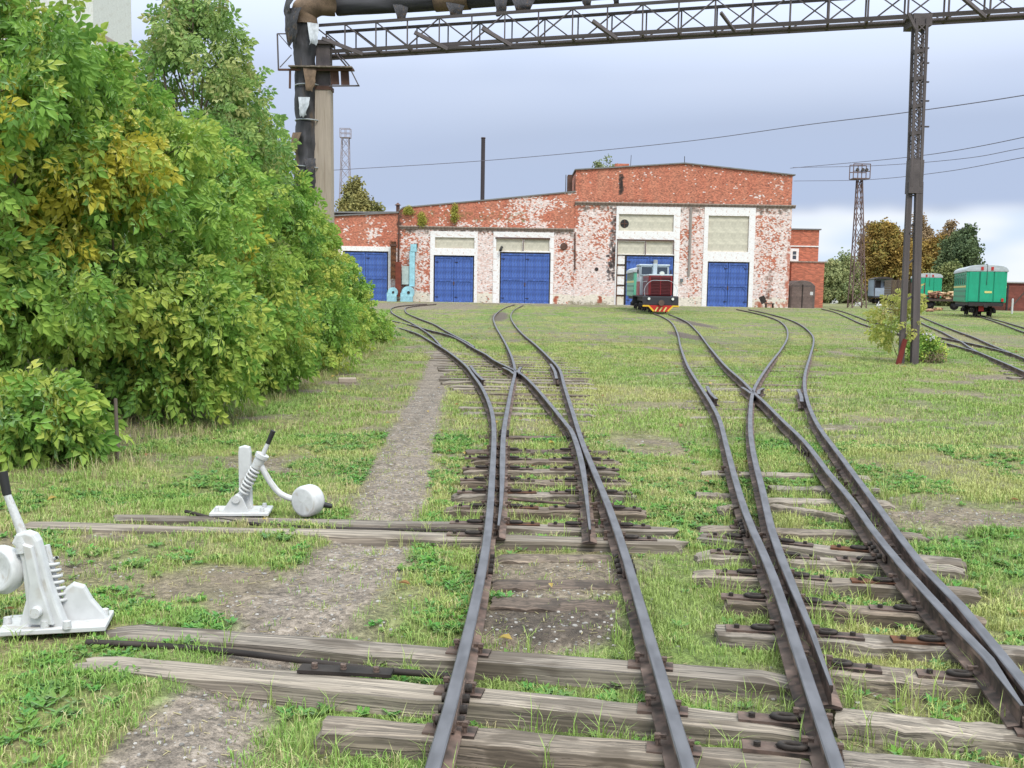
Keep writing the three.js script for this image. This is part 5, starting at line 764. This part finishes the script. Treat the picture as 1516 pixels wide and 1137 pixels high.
[
  { label: 'leafy maple taller than the broad one, standing above the lowest shrub', x: -5.75, z: -9.6, h: 5.3, r: 1.75, lobes: 110, per: 62, cols: maple, seed: 1, low: .2, yellow: [[.95, 2.6, .9, .3, 3]] },
  { label: 'broad bright maple with yellow sprays low in its crown', x: -4.75, z: -11.3, h: 4.05, r: 1.5, lobes: 110, per: 60, cols: maple, seed: 2, low: .24, yellow: [[.7, 2.7, .9, .32, 5], [.3, 2.2, 1.1, .24, 3]] },
  { label: 'tall slender maple with thin upright top in front of the sky', x: -5.25, z: -16.8, h: 6.35, r: 1.35, lobes: 120, per: 50, lobeR: .38, cols: mapleTop, seed: 3, shape: .95, gap: .36 },
  { label: 'rounded maple leaning over the dry bank', x: -4.55, z: -14.2, h: 3.75, r: 1.35, lobes: 95, per: 58, cols: maple, seed: 4, yellow: [[.6, 2.4, .8, .3, 3]] },
  { label: 'maple with twigs reaching across the wrapped pipe', x: -4.75, z: -18.2, h: 4.55, r: 1.2, lobes: 85, per: 56, cols: maple, seed: 5 },
  { label: 'maple with twigs reaching across the concrete column', x: -4.9, z: -22, h: 3.5, r: 1.0, lobes: 75, per: 56, cols: maple, seed: 6 },
  { label: 'last low maple of the row before the first blue gate', x: -4.75, z: -27, h: 2.3, r: .75, lobes: 55, per: 52, cols: maple, seed: 7 },
  { label: 'tall maple at the back of the row beneath the pale tower', x: -8.2, z: -14.5, h: 4.6, r: 2.0, lobes: 90, per: 50, cols: maple, seed: 8, size: 1.2 },
  { label: 'spreading maple in the second row behind the slender one', x: -8.0, z: -20, h: 5.6, r: 1.9, lobes: 90, per: 48, cols: mapleTop, seed: 9, size: 1.25 },
  { label: 'small maple in the second row beside the wrapped pipe', x: -7.2, z: -26, h: 5.0, r: 1.5, lobes: 70, per: 46, cols: maple, seed: 10, size: 1.25 },
].forEach((o) => tree(Object.assign({ name: 'maple_tree', group: mg }, o)));
const bg = 'shrubs at the foot of the maples';
[
  { label: 'lowest rounded shrub at the near end of the bank beside the stake', x: -4.15, z: -8.7, h: .8, r: .5, lobes: 30, per: 46, cols: maple, seed: 21, low: .05, lobeR: .24 },
  { label: 'upright shrub growing under the broad maple behind the lowest shrub', x: -4.9, z: -9.6, h: 1.9, r: .9, lobes: 40, per: 52, cols: maple, seed: 22, low: .45 },
  { label: 'bright shrub spilling over the bank in front of the broad maple', x: -3.95, z: -11.6, h: 2.0, r: .95, lobes: 62, per: 56, cols: maple, seed: 23, low: .24 },
  { label: 'yellow green shrub by the dry grass with drooping leaves', x: -3.95, z: -15.2, h: 1.9, r: .85, lobes: 55, per: 54, cols: maple, seed: 24, low: .14 },
  { label: 'green shrub between the dry bank and the path', x: -3.95, z: -18.8, h: 1.9, r: .8, lobes: 50, per: 52, cols: maple, seed: 25, low: .08 },
  { label: 'dense upright shrub near the end of the row before the concrete column', x: -4.25, z: -23.5, h: 1.6, r: .7, lobes: 46, per: 52, cols: maple, seed: 26, low: .06 },
  { label: 'low bright bush beside the curved siding', x: -4.1, z: -27.5, h: 1.0, r: .55, lobes: 32, per: 46, cols: maple, seed: 27, low: .05 },
].forEach((o) => tree(Object.assign({ name: 'shrub', category: 'shrub', group: bg, stems: 3, stemR: .02 }, o)));
// shrub around the mast
{ const a = G(1340, 538), sp = C([.3, .4, .08], [.42, .48, .1], [.52, .5, .14], [.44, .34, .16]); tree({ name: 'shrub', label: 'yellowing sapling growing round the legs of the lattice mast', category: 'shrub', x: a.x - .12, z: a.z + .05, h: 1.75, r: .62, low: .34, lobes: 18, per: 22, lobeR: .24, gap: .42, cols: sp, seed: 31, stems: 3, stemR: .02 }); tree({ name: 'shrub', label: 'small green bush with white flowers right of the mast legs', category: 'shrub', x: a.x + .42, z: a.z + .0, h: .75, r: .38, low: .1, lobes: 16, per: 40, lobeR: .2, cols: maple, seed: 32, stems: 2, stemR: .012, geos: midClumps, mat: plainLeaf });
  const fl = thing('flower_head', 'cluster of white flowers on the small bush by the mast', 'flower', [a.x + .42, groundY(a.x + .42, a.z) + .62, a.z + .25]); R = mulberry(5); for (let i = 0; i < 16; i++) mesh('blossom', new THREE.IcosahedronGeometry(.022, 0), whitePaint, fl, [rr(-.12, .14), rr(-.1, .08), rr(-.05, .06)]);
  const dry = C([.26, .2, .12], [.3, .24, .15], [.2, .16, .1]); tree({ name: 'shrub', label: 'dry brown weed tuft at the foot of the lattice mast', category: 'shrub', x: a.x + .62, z: a.z + .1, h: .42, r: .3, low: .05, lobes: 12, per: 30, lobeR: .14, cols: dry, seed: 33, stems: 2, stemR: .01, geos: midClumps, size: .7, mat: plainLeaf });
}
// autumn trees beyond the yard
const ochre = C([.2, .13, .03], [.31, .19, .04], [.36, .25, .06], [.2, .2, .05]), olive = C([.11, .14, .045], [.16, .19, .06], [.24, .23, .08]), rusty = C([.22, .15, .09], [.3, .2, .1], [.26, .2, .12]), pale = C([.2, .25, .1], [.28, .31, .13], [.32, .3, .12]), deep = C([.07, .11, .05], [.11, .15, .06], [.16, .19, .08]);
const ft = (label, px, top, z, rpx, cols, seed, o = {}) => { const p = at(px, 440, z); tree(Object.assign({ name: 'background_tree', label, x: p.x, z: -z, h: at(px, top, z).y - rise(-z), r: rpx / F * z, cols, seed, geos: farClumps, size: 1.55, mat: plainLeaf, lobes: 58, per: 62, lobeR: 1.25, gap: .37, shape: .8, rag: .38, stems: 3, low: .16, droop: .2, group: 'trees beyond the yard', barkMat: barkDark, stemR: .06 }, o)); };
ft('pale green willow beyond the annex', 1228, 388, 125, 18, pale, 41, { size: 1.5 });
ft('low pale tree left of the floodlight mast', 1252, 382, 130, 16, pale, 42, { size: 1.5 });
ft('thin bare topped tree behind the floodlight mast', 1287, 322, 150, 17, rusty, 43, { gap: .5 });
ft('full golden orange tree right of the floodlight mast', 1306, 330, 135, 24, ochre, 44, { lobes: 80 });
ft('golden tree with green patches behind the plank wagon', 1332, 345, 138, 22, ochre, 45);
ft('russet tree with open crown behind the lattice mast', 1362, 322, 150, 24, rusty, 46, { gap: .47 });
ft('orange tree behind the second green carriage', 1382, 352, 140, 19, ochre, 47);
ft('thin brown tree with see-through crown between orange and dark trees', 1398, 334, 160, 13, rusty, 48, { gap: .53 });
ft('dark green pointed tree behind the firewood wagon', 1421, 338, 128, 24, deep, 49, { lobes: 75 });
ft('dark olive bush below the dark pointed tree', 1408, 392, 118, 20, olive, 50, { low: .05, lobeR: 1.0 });
ft('olive yellow tree rising behind the low depot roof', 530, 275, 118, 29, C([.16, .17, .05], [.28, .26, .09], [.34, .29, .09]), 51, { lobes: 70 });
ft('pale willow top showing above the depot ridge', 890, 232, 112, 28, C([.16, .2, .08], [.24, .27, .12]), 52, { lobes: 70, size: 1.2 });
ft('distant olive tree filling the gap beside the annex', 1262, 405, 180, 22, olive, 53, { low: .05 }); ft('distant dark tree behind the grey van', 1318, 385, 185, 28, olive, 54, { low: .05 }); ft('distant green tree far behind the second carriage', 1368, 388, 190, 28, deep, 55, { low: .05 });
// saplings rooted in the brickwork
[['yellow birch sapling rooted in the brick parapet, tallest of three', 674, 332, 301, 4.2, 61], ['yellow green sapling tuft on the parapet corner', 604, 316, 305, 5, 62], ['thin green sapling on the ledge above the whitewash', 624, 336, 314, 2.8, 63]].forEach(([label, px, pb, ptp, w, seed]) => {
  const b = at(px, pb, BZ - .25), h = at(px, ptp, BZ - .25).y - b.y; const t = tree({ name: 'wall_sapling', label, category: 'sapling', group: 'saplings on the wall', x: b.x, z: -BZ + .25, h, r: w / F * BZ, lobes: 12, per: 22, lobeR: .26, geos: midClumps, size: 1.6, cols: C([.3, .3, .05], [.42, .38, .06], [.24, .28, .06]), seed, stems: 2, mat: plainLeaf, stemR: .05 }); t.position.y = b.y - .05; });

// ------------------------------------------------------------------ turf, weeds, stones and fallen leaves
const bladeMat = std({ color: 0xffffff, roughness: .8, side: THREE.DoubleSide });
function tuft(n, h, spread, w, seed) {
  const r = mulberry(seed), p = [];
  for (let i = 0; i < n; i++) {
    const a = r() * 6.283, b = r() * 6.283, q = Math.sqrt(r()) * spread, x = Math.cos(b) * q, z = Math.sin(b) * q, hh = h * (.45 + .75 * r()), lean = hh * (.25 + 1.15 * r() * r()), cx = Math.cos(a), cz = Math.sin(a), sx = -cz * w / 2, sz = cx * w / 2;
    const m = [x + cx * lean * .3, hh * .6, z + cz * lean * .3], t = [x + cx * lean, hh * (1 - .25 * lean / hh), z + cz * lean];
    const A = [x - sx, 0, z - sz], B = [x + sx, 0, z + sz], Cc = [m[0] - sx * .8, m[1], m[2] - sz * .8], D = [m[0] + sx * .8, m[1], m[2] + sz * .8];
    p.push(...A, ...B, ...Cc, ...B, ...D, ...Cc, ...Cc, ...D, ...t);
  }
  const g = new THREE.BufferGeometry(); g.setAttribute('position', new THREE.Float32BufferAttribute(p, 3)); g.setAttribute('uv', new THREE.Float32BufferAttribute(new Array(p.length / 3 * 2).fill(0), 2)); g.computeVertexNormals(); return g;
}
function rosette(n, s, seed) { const r = mulberry(seed), out = []; for (let i = 0; i < n; i++) { const g = leaflet(s * (.6 + .6 * r()), s * .5, .12); g.rotateX(-.25 - .5 * r()); g.rotateY(i / n * 6.283 + r()); g.translate((r() - .5) * s * .9, s * .12 + r() * s * .35, (r() - .5) * s * .9); out.push(g); } const g = mergeGeometries(out); g.computeVertexNormals(); return g; }
function scatter(name, label, category, geo, mat, items) {
  const im = new THREE.InstancedMesh(geo, mat, items.length); im.name = numbered(name); im.castShadow = im.receiveShadow = true; tag(im, label, category, null, 'stuff');
  items.forEach(([x, y, z, ry, s, c, sy, tx], i) => { mtx.makeRotationFromEuler(new THREE.Euler(tx || 0, ry, 0)); mtx.scale(vx.set(s, s * (sy || 1), s)); mtx.setPosition(x, y, z); im.setMatrixAt(i, mtx); im.setColorAt(i, c); });
  scene.add(im); return im;
}
const gA = new THREE.Color(.21, .34, .07), gB = new THREE.Color(.31, .42, .10), gC = new THREE.Color(.42, .44, .15), gD = new THREE.Color(.5, .43, .23), gE = new THREE.Color(.16, .31, .06);
function bladeColor(x, z) { const n = fbm(x * .45 + 12, z * .45 + 7, 3), q = R(), c = tmpC.clone ? new THREE.Color() : tmpC; c.copy(gA).lerp(gB, q); c.lerp(gC, sm(.42, .68, n + (q - .5) * .3)); if (fbm(x * .23 + 60, z * .23 + 12, 3) > .58) c.lerp(gE, .5); if (R() < .1 + .25 * sm(.5, .7, fbm(x * .9 + 2, z * .9 + 33, 3))) c.lerp(gD, rr(.4, 1)); return c; }
function spread(n, z0, z1, margin, accept, make) { // even over the ground seen by the camera and a little beyond
  const out = []; for (let i = 0; i < n; i++) { const u = R(), d = Math.sqrt(lerp(z0 * z0, z1 * z1, u)), x = rr(-1, 1) * (d * .56 + margin), z = -d; const k = accept(x, z); if (R() > k) continue; out.push(make(x, z)); } return out;
}
R = mulberry(4242);
const cover = (x, z, gain = 1) => { const b = bare(x, z); let k = (1 - sm(.12, .62, b)) * gain; const rd = railDist(x, z); if (rd < .03) return 0; if (rd < .06) k *= .25; if (z > -12.5) { const w = woodDist(x, z); if (w < .075) k *= .02; else if (w < .1) k *= .55; } if (x < -3.6 && z < -8 && z > -32) k *= .35 + .3 * sm(-4.6, -3.6, x); return k; };
{
  const t1 = [tuft(10, .05, .04, .0042, 3), tuft(10, .042, .045, .004, 8), tuft(8, .036, .04, .004, 15)], t2 = tuft(10, .17, .03, .0042, 21), t3 = tuft(12, .055, .1, .007, 31), t4 = tuft(12, .06, .2, .014, 41);
  const mk = (s0, s1) => (x, z) => [x, groundY(x, z) - .004, z, R() * 6.28, rr(s0, s1), bladeColor(x, z), rr(.7, 1.25)];
  t1.forEach((g, i) => scatter('grass', ['short green turf blades covering the foreground', 'fine short turf blades between the rails', 'sparse short grass blades on the worn soil'][i], 'grass', g, bladeMat, spread(30000, 2.6, 10.5, .6, (x, z) => cover(x, z) * (.14 + .86 * sm(.40, .60, fbm(x * 3 + i * 9, z * 3, 3))) + (i === 2 ? .12 * (railDist(x, z) > .06 && woodDist(x, z) > .1 ? 1 : 0) : 0), mk(.7, 1.25))));
  scatter('tall_grass', 'taller grass tufts growing beside sleepers and rails', 'grass', t2, bladeMat, spread(26000, 2.6, 13, .3, (x, z) => { const w = z > -12 ? woodDist(x, z) : 9, rd = railDist(x, z); const edge = (w > .075 && w < .24 && rd < 1.1 ? .42 : 0) + (rd > .05 && rd < .13 ? .12 : 0); return edge * sm(.44, .62, fbm(x * 2.1 + 70, z * 2.1, 3)) + .006 * cover(x, z); }, (x, z) => [x, groundY(x, z) - .006, z, R() * 6.28, rr(.5, 1.05), bladeColor(x, z).lerp(gB, .5), rr(.6, 1.1)]));
  scatter('grass', 'short turf of the middle yard', 'grass', t3, bladeMat, spread(62000, 10.2, 30, 1, (x, z) => cover(x, z, 1) * (.5 + .5 * sm(.35, .55, fbm(x * 1.5, z * 1.5, 3))), mk(.7, 1.2)));
  scatter('grass', 'cropped lawn of the far yard', 'grass', t4, bladeMat, spread(60000, 29, 88, 4, (x, z) => cover(x, z, .9), mk(.6, 1.1)));
  // dry stalks on the bank under the maples
  scatter('dry_grass', 'dry straw coloured grass on the bank below the maples', 'grass', tuft(9, .2, .07, .005, 51), bladeMat, Array.from({ length: 4200 }, () => { const z = -rr(8, 30), x = -3.2 - Math.pow(R(), 1.3) * 2.6; return [x, groundY(x, z) - .01, z, R() * 6.28, rr(.4, 1.1), new THREE.Color().copy(R() < .55 ? gD : gB).multiplyScalar(rr(.6, 1)), rr(.5, 1)]; }));
  // broad-leaved weeds and clover in patches
  const weed = [rosette(8, .04, 3), rosette(11, .028, 7)];
  weed.forEach((g, i) => scatter(i ? 'clover' : 'weeds', i ? 'low clover patches in the turf' : 'broad leaved weeds among the sleepers and turf', 'weeds', g, leafMat, spread(i ? 44000 : 18000, 2.6, 11, .5, (x, z) => { const p = sm(.52, .62, fbm(x * 1.7 + i * 40, z * 1.7 + 5, 3)); return p * cover(x, z) + (i ? 0 : (woodDist(x, z) > .11 && woodDist(x, z) < .3 && railDist(x, z) < .5 ? .05 : 0)); }, (x, z) => [x, groundY(x, z) - .002, z, R() * 6.28, rr(.6, 1.35), new THREE.Color().setRGB(rr(.12, .2), rr(.26, .38), rr(.05, .09)), 1])));
  // stones
  const stone = new THREE.IcosahedronGeometry(.011, 0), sm1 = std({ color: 0xffffff, roughness: .95 });
  scatter('gravel', 'small grey and pale stones on the path and between the rails', 'gravel', stone, sm1, spread(60000, 2.6, 16, .2, (x, z) => { const b = bare(x, z); const rd = railDist(x, z); return sm(.35, .9, b) * .55 + (rd < .5 && rd > .05 ? .06 : 0); }, (x, z) => { const k = rr(.14, .42); return [x, groundY(x, z) + .001, z, R() * 6.28, rr(.25, 1) * (R() < .04 ? 1.9 : 1), new THREE.Color().setRGB(k, k * .93, k * .86), rr(.4, .8)]; }));
  // twigs and straw litter
  scatter('straw_litter', 'dry straw and bits of bark scattered over the worn soil', 'litter', new THREE.BoxGeometry(.032, .002, .0028), sm1, spread(26000, 2.6, 12, .3, (x, z) => .12 + .45 * sm(.2, .6, bare(x, z)), (x, z) => { const c = new THREE.Color().copy(gD).multiplyScalar(rr(.35, 1)); return [x, groundY(x, z) + .004, z, R() * 6.28, rr(.4, 1.3), c, 1, rr(-.1, .1)]; }));
  scatter('fallen_leaves', 'yellow and brown fallen leaves strewn over the grass', 'leaves', leaflet(.06, .04, .3), leafMat, spread(900, 2.8, 40, 0, (x) => x < 1 ? .7 : .3, (x, z) => [x, groundY(x, z) + .03, z, R() * 6.28, rr(.5, 1.2) * (1 - z * .02), R() < .6 ? new THREE.Color().setRGB(.5, .36, .1) : new THREE.Color().setRGB(.32, .17, .07), 1, rr(-.4, .4)]));
}

renderer.render(scene, camera);
